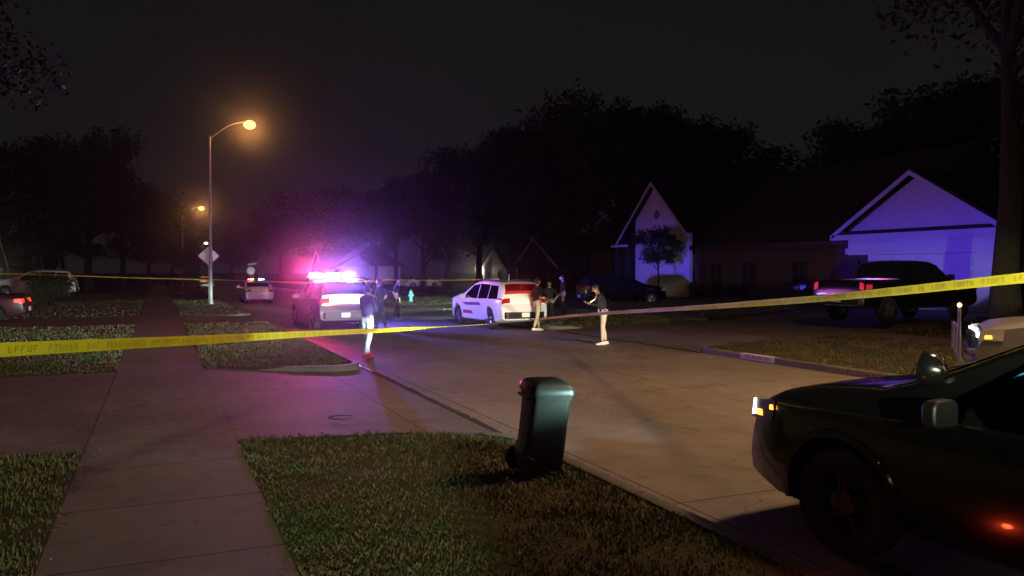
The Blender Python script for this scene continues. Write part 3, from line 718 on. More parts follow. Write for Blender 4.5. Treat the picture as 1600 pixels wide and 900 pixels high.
# --- smaller vehicles
s5, B5 = car('police_vehicle', 'sedan', M_white, (6.0, 56.5), 0, 'white patrol car far up the road with red and blue roof lamps', 'patrol vehicle', retro=M_retro)
lightbar(s5, -.1, 1.49, [L_B, L_C, OFF_B, OFF_R, L_Y, L_R], .55)
s6, B6 = car('police_vehicle', 'suv', M_white, (9.2, 44.5), -5, 'white patrol SUV half hidden behind the officers, farther up the road', 'patrol vehicle', retro=M_retro, lod=1)
s7, B7 = car('parked_pickup', 'pickup', M_blk, (24.6, 20.9, .36), 84, 'dark pickup parked in front of the white garage', 'pickup', tail=E_dimred)
s7.scale = (1.13,) * 3
s8, B8 = car('parked_car', 'suv', M_blk, (25.0, 40.6, ZW), 100, 'dark SUV standing before the steep gabled house', 'car', lod=1)
s9, B9 = car('parked_car', 'sedan', M_maroon, (-7.3, 37.6, ZW), -87, 'dark car with its red tail lamp lit, at the left edge of the picture', 'car', tail=E_red, lod=1)
s10, B10 = car('parked_car', 'suv', M_white, (-7.6, 61.5, .4), -88, 'pale SUV parked behind the dark bush on the left', 'car', lod=1)
s11, B11 = car('parked_car', 'sedan', M_white, (30, 96, 0), 84, 'white car in the far driveway right of the flashing patrol vehicle', 'car', lod=2)
s12, B12 = car('parked_car', 'sedan', M_silver, (22.5, 97, 0), 80, 'small silver car far off, just behind the standing officers', 'car', lod=2)
s13, B13 = car('parked_car', 'sedan', M_silver, (5.2, 104, 0), 178, 'pale car facing us far down the road left of the lamp post', 'car', lod=2)
# ------------------------------------------------------------------ houses
M_side = mat('white_siding', (.50, .50, .52), .6, noise=.06, scale=3)
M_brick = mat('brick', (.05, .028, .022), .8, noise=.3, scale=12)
M_shing = mat('shingles', (.014, .013, .013), .9, noise=.3, scale=8, bump=.5, bscale=14)
M_trim = mat('white_trim', (.48, .48, .5), .5)
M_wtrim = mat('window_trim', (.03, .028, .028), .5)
M_pane = mat('window_pane', (.02, .02, .03), .06, spec=.8)
M_door = mat('house_door', (.08, .04, .03), .5)
def siding_wall(poly, x0, x1, name, parent, m=M_side, step=.2):
    """wall in the plane facing the road, polygon (y, z), with overlapping lap boards"""
    g = MB(); g.prism(poly, x0, x1, ax='X')
    zs = [p[1] for p in poly]; z = min(zs) + step
    while z < max(zs) - .05:
        ys = []
        for i in range(len(poly)):
            (ya, za), (yb_, zb_) = poly[i], poly[(i + 1) % len(poly)]
            if (za > z) != (zb_ > z): ys.append(ya + (yb_ - ya) * (z - za) / (zb_ - za))
        if len(ys) >= 2: g.bx((x0 - .022, min(ys) + .02, z), (x0 - .002, max(ys) - .02, z + .022))
        z += step
    return g.build(name, m, parent)
def roof_gable(g, x0, x1, yl, zl, ya, za, yr, zr, th=.14):
    g.prism([(yl, zl), (ya, za), (yr, zr), (yr, zr - th), (ya, za - th), (yl, zl - th)], x0, x1, ax='X')
def window(parent, x, y, z, w, h, lit=None, facing=-1):
    f = MB()
    for a, b in (((y - w / 2 - .07, z - h / 2 - .07), (y + w / 2 + .07, z - h / 2)), ((y - w / 2 - .07, z + h / 2), (y + w / 2 + .07, z + h / 2 + .07)),
                 ((y - w / 2 - .07, z - h / 2), (y - w / 2, z + h / 2)), ((y + w / 2, z - h / 2), (y + w / 2 + .07, z + h / 2)), ((y - .02, z - h / 2), (y + .02, z + h / 2)), ((y - w / 2, z - .02), (y + w / 2, z + .02))):
        f.bx((x - .05, a[0], a[1]), (x + .0, b[0], b[1]))
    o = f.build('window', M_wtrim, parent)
    MB().bx((x - .02, y - w / 2, z - h / 2), (x - .004, y + w / 2, z + h / 2)).build('pane', lit or M_pane, o)
# white garage house
h2 = empty('house', (30.5, 25.0, .45), 0, 'house with white gabled garage washed in blue light, behind the parked pickup', 'house')
siding_wall([(-3.85, 2.45), (3.85, 2.45), (3.85, 3.8), (0, 5.85), (-3.85, 3.8)], -.0, .25, 'gable_wall', h2)
siding_wall([(-3.85, 0), (-2.75, 0), (-2.75, 2.449), (-3.85, 2.449)], 0, .25, 'wall', h2)
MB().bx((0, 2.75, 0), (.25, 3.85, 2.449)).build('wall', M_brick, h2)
gd = MB(); gd.bx((.08, -2.74, 0), (.14, 2.74, 2.44))
for k in range(4):
    for j in range(4): gd.bx((.05, -2.6 + j * 1.34, .1 + k * .6), (.079, -2.6 + j * 1.34 + 1.18, .1 + k * .6 + .45))
gd.build('garage_door', M_side, h2, bevel=.01)
tr = MB(); tr.bx((-.5, -4.3, 3.33), (-.02, 4.3, 3.38)); tr.bx((-.56, -4.35, 3.16), (-.5, 4.35, 3.40)); tr.bx((-.03, -4.0, 2.5), (-.004, 4.0, 2.77)); 
for sg in (1, -1):
    tr.prism([(sg * 4.45, 3.38), (0, 6.1), (0, 5.88), (sg * 4.45, 3.16)], -.56, -.5, ax='X')
tr.build('fascia', M_trim, h2)
g = MB(); g.prism([(4.2, 3.38), (-4.2, 3.38), (-3.9, 3.56), (3.9, 3.56)], -.5, -.02, ax='X')
g.build('pent_roof', M_shing, h2)
g = MB(); roof_gable(g, -.495, 9, 4.45, 3.48, 0, 6.19, -4.45, 3.48); g.bx((.26, -3.8, 0), (8.5, -3.7, 3.3)); g.bx((.26, 3.7, 0), (8.5, 3.8, 3.3))
g.build('roof', M_shing, h2)
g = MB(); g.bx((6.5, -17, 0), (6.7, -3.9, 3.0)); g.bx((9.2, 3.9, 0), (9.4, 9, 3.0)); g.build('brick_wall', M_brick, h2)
g = MB(); roof_gable(g, 9.05, 18, 9.5, 3, 0, 6.9, -8, 3); g.prism([(5.9, 2.9), (12, 6.3), (18, 2.9)], -17.6, -4.5, ax='Y'); g.build('main_roof', M_shing, h2)
for y in (-7, -11, -14.5): window(h2, 6.5, y, 1.6, 1.1, 1.5)
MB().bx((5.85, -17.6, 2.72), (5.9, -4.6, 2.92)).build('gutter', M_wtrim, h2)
g = MB(); g.lathe([(.0, 0), (.06, .02), (.07, .2), (.03, .26), (0, .27)], c=(-.08, 3.2, 2.0), n=10); g.build('wall_lamp', M_black, h2)

# steep gabled house
h1 = empty('house', (31.2, 46.2, .36), 0, 'house with steep pale gable, blue light low on its wall, behind the dark SUV', 'house')
siding_wall([(-3.75, 0), (2.6, 0), (2.6, 5.35), (0, 7.72), (-3.75, 4.35)], 0, .25, 'gable_wall', h1, m=mat('dull_siding', (.58, .57, .6), .7, noise=.1, scale=4))
g = MB()
g.prism([(4.5, 3.78), (0, 7.85), (0, 7.62), (4.5, 3.56)], -.5, -.44, ax='X'); g.prism([(-4.0, 4.28), (0, 7.85), (0, 7.62), (-4.0, 4.06)], -.5, -.44, ax='X')
g.bx((-.5, 2.9, 3.5), (-.42, 5.2, 3.66)); g.build('fascia', M_trim, h1)
g = MB(); roof_gable(g, -.435, 8, 4.5, 3.85, 0, 7.95, -4.0, 4.35); roof_gable(g, 5, 17, 13.5, 3.4, 3.6, 9.9, -3, 6.0)
g.prism([(-.2, 3.3), (6.5, 8.3), (13, 3.3)], -19, -4.05, ax='Y'); g.build('roof', M_shing, h1)
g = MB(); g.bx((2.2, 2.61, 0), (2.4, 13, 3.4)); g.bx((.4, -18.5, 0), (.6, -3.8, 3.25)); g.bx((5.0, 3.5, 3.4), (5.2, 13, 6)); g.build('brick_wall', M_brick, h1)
g = MB(); g.bx((-.27, -18.9, 3.1), (-.21, -4.1, 3.3)); g.build('gutter', M_wtrim, h1)
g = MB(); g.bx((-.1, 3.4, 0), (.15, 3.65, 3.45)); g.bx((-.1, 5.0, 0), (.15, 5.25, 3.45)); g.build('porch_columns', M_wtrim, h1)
g = MB(); g.bx((3.0, 3.2, 3.2), (3.9, 4.2, 6.9)); g.build('chimney', mat('pale_brick', (.3, .28, .28), .8, noise=.2, scale=9), h1)
MB().box((-.03, -.1, 5.6), (.05, .5, .5), Matrix.Rotation(R(45), 3, 'X')).build('gable_vent', mat('vent', (.12, .12, .14), .6), h1)
for y, z, w, h in ((6.5, 1.7, 1.0, 1.8), (9.0, 1.7, 1.0, 1.8)): window(h1, 2.2, y, z, w, h)
window(h1, 5.0, 6.9, 4.9, .9, 1.5)
for y in (-6, -9, -13): window(h1, .4, y, 1.5, 1.1, 1.5)
MB().bx((2.13, 4.0, 0), (2.19, 4.95, 2.1)).build('front_door', M_door, h1)

# plainer houses farther off
E_porch = emis('porch_lamp_glass', (1, .9, .75), 14)
def house(loc, rz, w, dep, hw, rise, wall, label, lit=None, trimv=True, gable=True):
    r = empty('house', loc, rz, label, 'house'); H = hw
    if gable: siding_wall([(-w * .28, 0), (w * .28, 0), (w * .28, H), (0, H + rise * .75), (-w * .28, H)], -1.5, -1.3, 'gable_wall', r, m=wall, step=.25)
    b = MB(); b.bx((0, -w / 2, 0), (dep, w / 2, H)); b.bx((-1.29, -w * .27, 0), (0, w * .27, H - .01)); b.build('wall', wall, r)
    g = MB()
    g.prism([(-.6, H - .02), (dep / 2, H + rise), (dep + .6, H - .02), (dep + .6, H - .16), (dep / 2, H + rise - .16), (-.6, H - .16)], -w / 2 - .5, w / 2 + .5, ax='Y')
    if gable: roof_gable(g, -1.95, dep / 2, w * .28 + .45, H - .25, 0, H + rise * .75 + .2, -w * .28 - .45, H - .25)
    g.build('roof', M_shing, r)
    if gable:
        g = MB(); s = (rise * .75 + .45) / (w * .28 + .45)
        for sg in (1, -1): g.prism([(sg * (w * .28 + .5), H - .25), (0, H + rise * .75 + .22), (0, H + rise * .75 + .0), (sg * (w * .28 + .5), H - .47)], -2.02, -1.955, ax='X')
        g.build('fascia', M_trim, r)
    for y in (-w * .38, w * .38): window(r, 0, y, 1.5, 1.2, 1.4)
    window(r, -1.5, -w * .12, 1.5, 1.0, 1.4)
    MB().bx((-1.55, w * .1, 0), (-1.505, w * .1 + .95, 2.05)).build('front_door', M_door, r)
    for dy in (0, 1.6): MB().bx((-2.0, w * .25 + dy, 0), (-1.8, w * .25 + dy + .2, H - .3)).build('porch_post', M_trim, r)
    if lit:
        g = MB(); g.ball((-1.9, w * .25 + 1.0, 2.1), (.1, .1, .15), 8, 6); p = g.build('porch_lamp', E_porch, r)
        d = bpy.data.lights.new('porch_light', 'POINT'); d.energy = lit; d.color = (1, .85, .65); o = bpy.data.objects.new('porch_light', d); COL.objects.link(o); o.parent = p; o.location = (-2.15, w * .25 + 1.0, 2.1)
    return r
house((43, 100, 0), 0, 16, 9, 2.8, 3.6, M_side, 'small gabled house far right of the flashing patrol vehicle, porch lamp burning', lit=260)
house((38, 76, 0), 0, 18, 9, 2.8, 3.4, M_brick, 'brick house behind the patrol SUV with violet flank graphics, its roof barely showing')
house((-13.8, 75.4, 0), math.pi, 15, 9, 2.8, 3.2, M_side, 'pale house at the left edge behind the parked cars', lit=60)
house((-14, 100, 0), math.pi, 16, 9, 2.8, 3.2, M_brick, 'dark brick house beyond the trees left of the pavement')
house((-14, 124, 0), math.pi, 16, 9, 2.8, 3.0, M_side, 'far pale house at the end of the left pavement')
house((24, 124, 0), 0, 16, 9, 2.8, 3.0, M_side, 'far pale house straight behind the small cars in the distance')
house((32, 150, 0), 0, 16, 9, 2.8, 3.0, M_brick, 'far house past the end of the visible road, on its right side')
# board fence between the two big houses
fr = empty('fence', (33.5, 34.5, .45), 0, 'tall board fence between garage house and steep gabled house', 'fence')
g = MB()
for k in range(44): g.box((0, -3.2 + k * .15, 1.0), (.02, .14, 2.0 + .01 * (k % 3)))
g.build('boards', mat('fence_wood', (.11, .09, .08), .8, noise=.2, scale=6), fr)
g = MB(); 
for k in range(4): g.box((.07, -3.2 + k * 2.1, 1.02), (.1, .1, 2.04))
for z in (.3, 1.0, 1.7): g.box((.045, 0, z), (.03, 6.5, .08))
g.build('frame', mat('fence_wood', (.1, .1, .1)), fr)

# ------------------------------------------------------------------ trees
M_bark = mat('bark', (.016, .013, .011), .95, noise=.3, scale=7, bump=1, bscale=18)
M_leaf = [blade_mat('leaves_dark', (.018, .03, .012), (.03, .045, .016), (.045, .06, .02)), blade_mat('leaves_mid', (.03, .045, .015), (.04, .06, .02), (.06, .075, .028))]
def leaf_mesh(name, centres, n, size, m, seed=1, ell=1.0):
    """leaf-shaped faces scattered through clumps; centres = [(x, y, z, r)]"""
    g = np.random.default_rng(seed); C = np.array(centres); vol = C[:, 3] ** 2; idx = g.choice(len(C), n, p=vol / vol.sum())
    d = g.normal(size=(n, 3)); d /= np.linalg.norm(d, axis=1)[:, None]; rr = C[idx, 3] * (g.random(n) ** .45) * (1 + .12 * g.normal(size=n))
    p = C[idx, :3] + d * rr[:, None] * np.array([1, 1, .75])
    a = g.normal(size=(n, 3)); a /= np.linalg.norm(a, axis=1)[:, None]; b = np.cross(a, g.normal(size=(n, 3))); b /= np.linalg.norm(b, axis=1)[:, None]
    s = size * (.55 + .9 * g.random(n)); a *= s[:, None]; b *= (s * .42)[:, None]
    v = np.stack([p - a * .5, p + b * .5, p + a * .5, p - b * .5], 1).reshape(-1, 3)
    me = bpy.data.meshes.new(name); me.vertices.add(n * 4); me.vertices.foreach_set('co', v.ravel())
    me.loops.add(n * 4); me.loops.foreach_set('vertex_index', np.arange(n * 4, dtype=np.int32)); me.polygons.add(n)
    me.polygons.foreach_set('loop_start', (np.arange(n) * 4).astype(np.int32)); me.update(calc_edges=True); me.materials.append(m); return me
def make_tree(seed, H, cr, trunk_r, ch0, n, leaf, m, label, kind='tree', conical=False, spread=1.0):
    rnd = random.Random(seed); root = empty(kind, (0, 0, 0), 0, label, 'tree')
    t = MB(); pts = [(0, 0, -.1)]; x = y = 0
    for k in range(1, 7):
        x += rnd.uniform(-.12, .12) * H / 10; y += rnd.uniform(-.12, .12) * H / 10; pts.append((x, y, H * .8 * k / 6))
    rad = [trunk_r * 1.35] + [trunk_r * (1 - .8 * k / 6) for k in range(1, 7)]
    t.tube(pts, rad, 10); C = []
    nb = 15 if not conical else 18
    for k in range(nb):
        f = rnd.random() if not conical else k / nb
        z0 = ch0 + (H * .78 - ch0) * (f * .85); base = Vector(pts[0]).lerp(Vector(pts[-1]), z0 / (H * .8)); base.z = z0
        j = min(5, int(z0 / (H * .8) * 6)); q = (z0 / (H * .8) * 6) - j; base = Vector(pts[j]).lerp(Vector(pts[j + 1]), q)
        a = k * 2.4 + rnd.uniform(-.4, .4)
        prof = (math.sin(math.pi * (.18 + .72 * f)) if not conical else (1 - f * .85))
        ln = cr * prof * rnd.uniform(.65, 1.05); up = rnd.uniform(.15, .7) * ln if not conical else rnd.uniform(-.1, .2) * ln
        end = base + Vector((math.cos(a) * ln, math.sin(a) * ln, up + (H * .12 if not conical else 0)))
        mid = base.lerp(end, .5) + Vector((rnd.uniform(-.3, .3), rnd.uniform(-.3, .3), rnd.uniform(0, .5)))
        r0 = trunk_r * .42 * (1 - f * .6); t.tube([base, mid, end], [r0, r0 * .6, r0 * .2], 6)
        C.append((*end, cr * rnd.uniform(.22, .4) * (1 if not conical else (1.1 - f))))
        C.append((*mid, cr * rnd.uniform(.18, .32) * (1 if not conical else (1.1 - f))))
        for w in range(3):
            e2 = mid.lerp(end, rnd.random()) + Vector((rnd.uniform(-1, 1), rnd.uniform(-1, 1), rnd.uniform(-.4, .8))) * cr * .3
            t.tube([mid, e2], [r0 * .4, r0 * .1], 5); C.append((*e2, cr * rnd.uniform(.12, .24)))
    C.append((pts[-1][0], pts[-1][1], H * .88, cr * .3))
    t.build('trunk', M_bark, root, smooth=True)
    c = bpy.data.objects.new('crown', leaf_mesh('crown', C, n, leaf, m, seed)); COL.objects.link(c); c.parent = root
    return root
TR = [make_tree(1, 12, 5.2, .32, 3.0, 15000, .34, M_leaf[0], 'a'), make_tree(2, 11, 4.4, .26, 2.6, 13000, .32, M_leaf[1], 'b'),
      make_tree(3, 15, 3.6, .28, 4.0, 13000, .34, M_leaf[0], 'c', conical=True), make_tree(4, 9, 4.6, .24, 2.0, 13000, .30, M_leaf[1], 'd')]
TH = [12, 11, 15, 9]; first = [True] * 4
def tree(kind, px, d, topy, wide=1.0, label='', rz=None, group=None, base=0):
    """crown top seen at row topy, standing at depth d"""
    x, y, _ = at(px, d); hgt = CAMZ + (423 - topy) / FPX * d; s = hgt / (TH[kind] * 1.0)
    src = TR[kind]; o = src if first[kind] else copy_tree(src); first[kind] = False
    o.location = (x, y, base); o.scale = (s * wide, s * wide, s); o.rotation_euler.z = rz if rz is not None else (px * .37) % 6.28
    o['label'] = label
    if group: o['group'] = group
    elif 'group' in o: del o['group']
    return o
G_L = 'dark trees massed along the left side'
G_R = 'dark trees massed behind the houses on the right'
for a in ((0, -40, 66, 225, 1.3, 'dark leafy tree cut by the left edge of the picture'),
          (1, 45, 76, 238, 1.15, 'rounded dark tree above the parked cars at the left edge'),
          (2, 85, 90, 243, 1.3, 'narrow dark tree between the two rounded crowns on the left'),
          (0, 140, 84, 215, 1.05, 'tallest dark tree of the left mass, above the left pavement'),
          (3, 190, 96, 300, 1.25, 'lower dark tree stepping down right of the tallest left tree'),
          (1, 232, 108, 318, 1.2, 'dark tree near the left pavement, its top level with the farther street lamp'),
          (0, 268, 120, 345, 1.2, 'dark tree at the far end of the left pavement'),
          (3, 288, 66, 388, .8, 'small verge tree with pale trunk left of the street lamp pole')):
    tree(*a[:5], label=a[5], group=G_L if a[1] != 288 else None)
for a in ((3, 330, 190, 368, 1.3, 'distant low tree right behind the diamond sign'),
          (1, 362, 170, 346, 1.2, 'distant tree just right of the lamp pole'),
          (3, 400, 180, 360, 1.3, 'distant tree above the far patrol car'),
          (0, 438, 150, 330, 1.1, 'distant tree at the left foot of the rounded crown over the flashing lights'),
          (1, 500, 125, 295, 1.25, 'broad rounded tree straight above the flashing roof lights'),
          (3, 548, 130, 300, 1.2, 'rounded tree above the standing officers by the flashing vehicle'),
          (1, 588, 118, 322, .9, 'lower tree between the broad rounded crown and the knobbly one'),
          (0, 618, 105, 278, .8, 'knobbly tree standing up right of the broad rounded crown'),
          (3, 662, 92, 305, 1.1, 'tree above the far gabled house with the porch lamp'),
          (1, 702, 88, 262, 1.1, 'tree rising to the right of the far gabled house'),
          (0, 750, 84, 228, 1.0, 'tree shoulder left of the tallest crowns above the patrol SUV'),
          (2, 800, 82, 182, 1.5, 'tall pointed tree above the patrol SUV with violet graphics'),
          (0, 850, 84, 192, 1.0, 'tall tree above the officer standing on the grass'),
          (1, 905, 80, 200, 1.1, 'tall tree left of the steep gabled house'),
          (0, 965, 76, 158, 1.05, 'highest dark tree right above the steep gable'),
          (1, 1030, 84, 178, 1.1, 'tall tree right of the steep gable top'),
          (0, 1100, 82, 185, 1.1, 'tall tree behind the long dark roof'),
          (2, 1165, 76, 232, 1.4, 'pointed tree over the lower end of the long dark roof'),
          (3, 1215, 72, 270, 1.0, 'low tree in the gap between the two big houses'),
          (0, 1330, 56, 215, .9, 'dark tree behind the left slope of the garage gable'),
          (1, 1420, 62, 150, 1.1, 'dark tree behind the peak of the garage gable'),
          (0, 1500, 60, 130, 1.1, 'dark tree behind the right slope of the garage gable')):
    tree(*a[:5], label=a[5], group=G_R)
# big front-yard tree in front of the garage: a thick trunk, crown mostly above the picture
big = make_tree(11, 15, 8.5, .36, 6.8, 30000, .26, M_leaf[0], 'thick trunked tree in front of the garage house near the right edge')
big.location = (20.4, 14.0, ZW)
lt_ = make_tree(12, 12, 5.5, .30, 4.2, 22000, .2, M_leaf[0], 'tree overhanging the top left corner of the picture')
lt_.location = (-8.4, 27.7, ZW)
# small ornamental tree against the steep gable
ot = make_tree(13, 4.6, 1.5, .07, 1.5, 5200, .16, M_leaf[0], 'small ornamental tree against the pale gable wall')
ot.location = (29.2, 42.9, .45)
# shrubs
def shrub(loc, r, h, label, n=9000, leaf=.12, seed=3):
    rt = empty('shrub', loc, 0, label, 'shrub'); rnd = random.Random(seed)
    C = [(rnd.uniform(-.5, .5) * r, rnd.uniform(-.5, .5) * r, h * rnd.uniform(.3, .7), r * rnd.uniform(.4, .6)) for _ in range(14)]
    c = bpy.data.objects.new('foliage', leaf_mesh('foliage', C, n, leaf, M_leaf[1], seed)); COL.objects.link(c); c.parent = rt
    g = MB()
    for k in range(6): g.tube([(0, 0, -.05), (math.cos(k) * r * .3, math.sin(k) * r * .3, h * .3), (math.cos(k) * r * .5, math.sin(k) * r * .5, h * .7)], [.04, .03, .012], 6)
    g.build('stems', M_bark, rt); return rt
shrub((-5.7, 52.6, ZW), 1.35, 2.0, 'dark rounded bush right of the lit red tail lamp', seed=4)
for i, (x, y, r_, h_, lb_) in enumerate(((30.6, 53.5, .8, .9, 'low shrub under the window left of the pale gable'), (30.6, 55.6, .8, 1.0, 'low shrub farthest left along the steep gabled house'), (30.5, 40.4, .9, 1.2, 'shrub right of the small ornamental tree'), (30.6, 37.6, .9, 1.1, 'low shrub along the long dark eaves'), (29.9, 30.3, .8, 1.1, 'dark shrub at the left corner of the white garage'))):
    shrub((x, y, .44), r_, h_, lb_, 3500, .12, 20 + i)

# ------------------------------------------------------------------ street lamps
M_pole = mat('lamp_pole_paint', (.5, .5, .52), .45, metal=.3, noise=.1, scale=3)
E_na = emis('sodium_lens', (1, .40, .07), 7)
def street_lamp(loc, arm_dx, label, power, h=10.6, col=(1, .40, .11), rz=0, aim=None):
    r = empty('street_lamp', loc, rz, label, 'street lamp', 'street lamps along the road')
    g = MB(); g.tube([(0, 0, 0), (0, 0, h * .5), (0, 0, h - .4)], [.11, .085, .055], 14); g.build('pole', M_pole, r, smooth=True)
    g = MB(); g.lathe([(.2, 0), (.2, .03), (.13, .05), (.125, .3), (.11, .32)], n=16); g.build('base', M_pole, r, smooth=True)
    g = MB(); P = [(0, 0, h - .6)]
    for k in range(1, 9):
        t = k / 8; P.append((arm_dx * t, 0, h - .6 + 1.15 * math.sin(t * math.pi / 2)))
    g.tube(P, [.04] * 8 + [.03], 10); g.build('arm', M_pole, r, smooth=True)
    g = MB(); zt = h + .55; sg = 1 if arm_dx > 0 else -1
    g.ball((arm_dx + sg * .3, 0, zt + .02), (.42, .16, .10), 16, 8); hd = g.build('head', M_pole, r, smooth=True)
    g = MB(); g.ball((arm_dx + sg * .36, 0, zt - .12), (.36, .26, .27), 14, 8); g.build('lens', E_na, hd, smooth=True)
    if power:
        d = bpy.data.lights.new('sodium_light', 'SPOT' if aim else 'POINT'); d.energy = power; d.color = col; d.shadow_soft_size = .85
        o = bpy.data.objects.new('sodium_light', d); COL.objects.link(o); o.parent = hd; o.location = (arm_dx + sg * .38, 0, zt - .35)
        if aim: d.spot_size = R(122); d.spot_blend = 1.0; o.rotation_euler = (Vector(aim) - Vector((loc[0] + arm_dx, loc[1], zt))).to_track_quat('-Z', 'Y').to_euler()
    return r
street_lamp((2.9, 51.9, ZW), 1.95, 'tall street lamp with glowing orange head on a curved arm', LG['sodium_far'])
street_lamp((2.9, 113, ZW), 1.95, 'farther street lamp, smaller orange glow left of the tall pole', LG['sodium_far'], h=9.8)
street_lamp((15.2, 5.6, ZW), -2.6, 'street lamp on the right verge beside the black patrol SUV, outside the picture', LG['sodium_near'], h=10.2, col=(1, .57, .27), aim=(10.0, 12.5, 0))
street_lamp((2.9, -9.5, ZW), 1.95, 'street lamp on the left verge behind the viewer', LG['sodium_left'], h=10.2, col=(1, .72, .58))
x, y, _ = at(317, 150); sl = empty('street_lamp', (x, y, 0), 0, 'tiny far street lamp with a white point of light above the diamond sign', 'street lamp')
MB().tube([(0, 0, 0), (0, 0, 7.2), (.5, 0, 7.4)], [.08, .06, .04], 8).build('pole', M_pole, sl)
MB().ball((.6, 0, 7.3), (.3, .16, .16), 10, 6).build('lens', emis('led_lens', (1, .9, .75), 22), sl)

# ------------------------------------------------------------------ signs
M_signback = mat('sign_back', (.5, .5, .55), .35, metal=.3); M_signpost = mat('sign_post', (.35, .35, .36), .5, metal=.5)
def sign(loc, rz, shape, z, label, face, s=.6):
    r = empty('road_sign', loc, rz, label, 'road sign')
    g = MB()
    if shape == 'diamond': poly = fillet([(0, -s), (s, 0), (0, s), (-s, 0)], [.06] * 4, 4)
    else: poly = [(s * math.cos(math.pi / 8 + k * math.pi / 4), s * math.sin(math.pi / 8 + k * math.pi / 4)) for k in range(8)]
    g.prism([(a, b + z) for a, b in poly], -.035, -.03, ax='Y'); p = g.build('panel', M_signback, r)
    g = MB(); g.prism([(a * .97, (b) * .97 + z) for a, b in poly], -.029, -.027, ax='Y'); g.build('face', face, p)
    g = MB(); g.box((0, -.015 + .05, z / 2 + s * .4), (.05, .03, z + s * .8)); g.build('post', M_signpost, r); return r
sign((2.86, 53.2, ZW), R(0), 'diamond', 2.95, 'diamond road sign seen from its back behind the tall lamp pole', mat('sign_yellow', (.6, .45, .03), .4), .62)
x, y, _ = at(392, 84); sg_ = sign((x, y, 0), R(0), 'oct', 2.15, 'small sign on a post above the far patrol car', mat('sign_red', (.4, .02, .02), .4), .42)
g = MB(); g.box((.15, 0, 2.85), (.9, .02, .2), Matrix.Rotation(R(-8), 3, 'Y')); g.build('street_name_blade', M_signback, sg_)

# ------------------------------------------------------------------ wheeled bin
bn = empty('trash_bin', (4.0, 7.5, ZW), R(-20), 'black wheeled trash bin tilted back on the kerb, pale light on its side', 'trash bin')
bx_, by_, _ = at(847, 7.95); bn.location = (bx_, by_, ZW + .02)
g = MB(); rows = []
for z, hx, hy, hb, r_ in ((.06, .21, .235, .30, .07), (.12, .22, .24, .37, .07), (.26, .23, .25, .375, .07), (.34, .24, .255, .33, .08), (.6, .25, .27, .30, .08), (.86, .27, .29, .28, .08), (.865, .29, .31, .29, .08), (.92, .295, .315, .295, .08), (.925, .28, .30, .28, .08)):
    rows.append([(a, b, z) for a, b in fillet([(-hx, -hy), (hx, -hy), (hx, hb), (-hx, hb)], [r_] * 4, 4)])
g.grid(rows, loop=True); n = len(rows[0]); g.f.append(tuple(range(n))); g.m.append(0)
g.box((0, -.265, .3), (.14, .03, .34)); M_bin = mat('bin_plastic', (.013, .016, .016), .40, bump=.06, bscale=70, spec=.5, noise=.15, scale=9)
g.build('body', M_bin, bn, smooth=True)
g = MB(); rows = []
for z, k in ((.925, 1.0), (.955, 1.0), (1.0, .94), (1.035, .80), (1.055, .55), (1.06, .25)):
    rows.append([(a * k, b * k, z) for a, b in fillet([(-.315, -.335), (.315, -.335), (.315, .32), (-.315, .32)], [.10] * 4, 4)])
g.grid(rows, loop=True); g.f.append(tuple(range(5 * len(rows[0]), 6 * len(rows[0])))); g.m.append(0)
g.build('lid', M_bin, bn, smooth=True)
for sg in (1, -1):
    g = MB(); g.lathe([(.02, -.03), (.13, -.03), (.135, 0), (.13, .03), (.02, .03)], c=(sg * .27, .33, .12), axis='X', n=24); g.build('wheel', M_tyre, bn, smooth=True)
MB().tube([(-.27, .33, .12), (.27, .33, .12)], .012, 8).build('axle', M_chrome, bn)
MB().tube([(-.18, .27, .86), (-.18, .35, .88), (.18, .35, .88), (.18, .27, .86)], .014, 8).build('handle', M_bin, bn, smooth=True)
bn.rotation_euler = (R(2.0), R(6.5), R(90) - YAW + R(8)); bn.scale = (.73, .70, .89)
bn.rotation_mode = 'ZXY'; bn.rotation_euler = (R(4.5), R(1), R(90) - YAW + R(18))

# ------------------------------------------------------------------ hydrant
hx, hy, _ = at(642, 52); hd = empty('fire_hydrant', (hx, hy, ZW), 0, 'pale turquoise fire hydrant on the grass left of the patrol SUV', 'fire hydrant')
M_hyd = mat('hydrant_paint', (.25, .85, .82), .4)
g = MB(); g.lathe([(.17, 0), (.17, .05), (.11, .06), (.105, .5), (.14, .52), (.14, .56), (.12, .6), (.1, .68), (.05, .74), (.025, .76), (.025, .81), (0, .81)], n=18); g.build('barrel', M_hyd, hd, smooth=True)
for a in (0, math.pi / 2, math.pi):
    g = MB(); g.tube([(math.cos(a) * .08, -math.sin(a) * .08, .42), (math.cos(a) * .19, -math.sin(a) * .19, .42)], .06, 12); g.build('nozzle', M_hyd, hd, smooth=True)
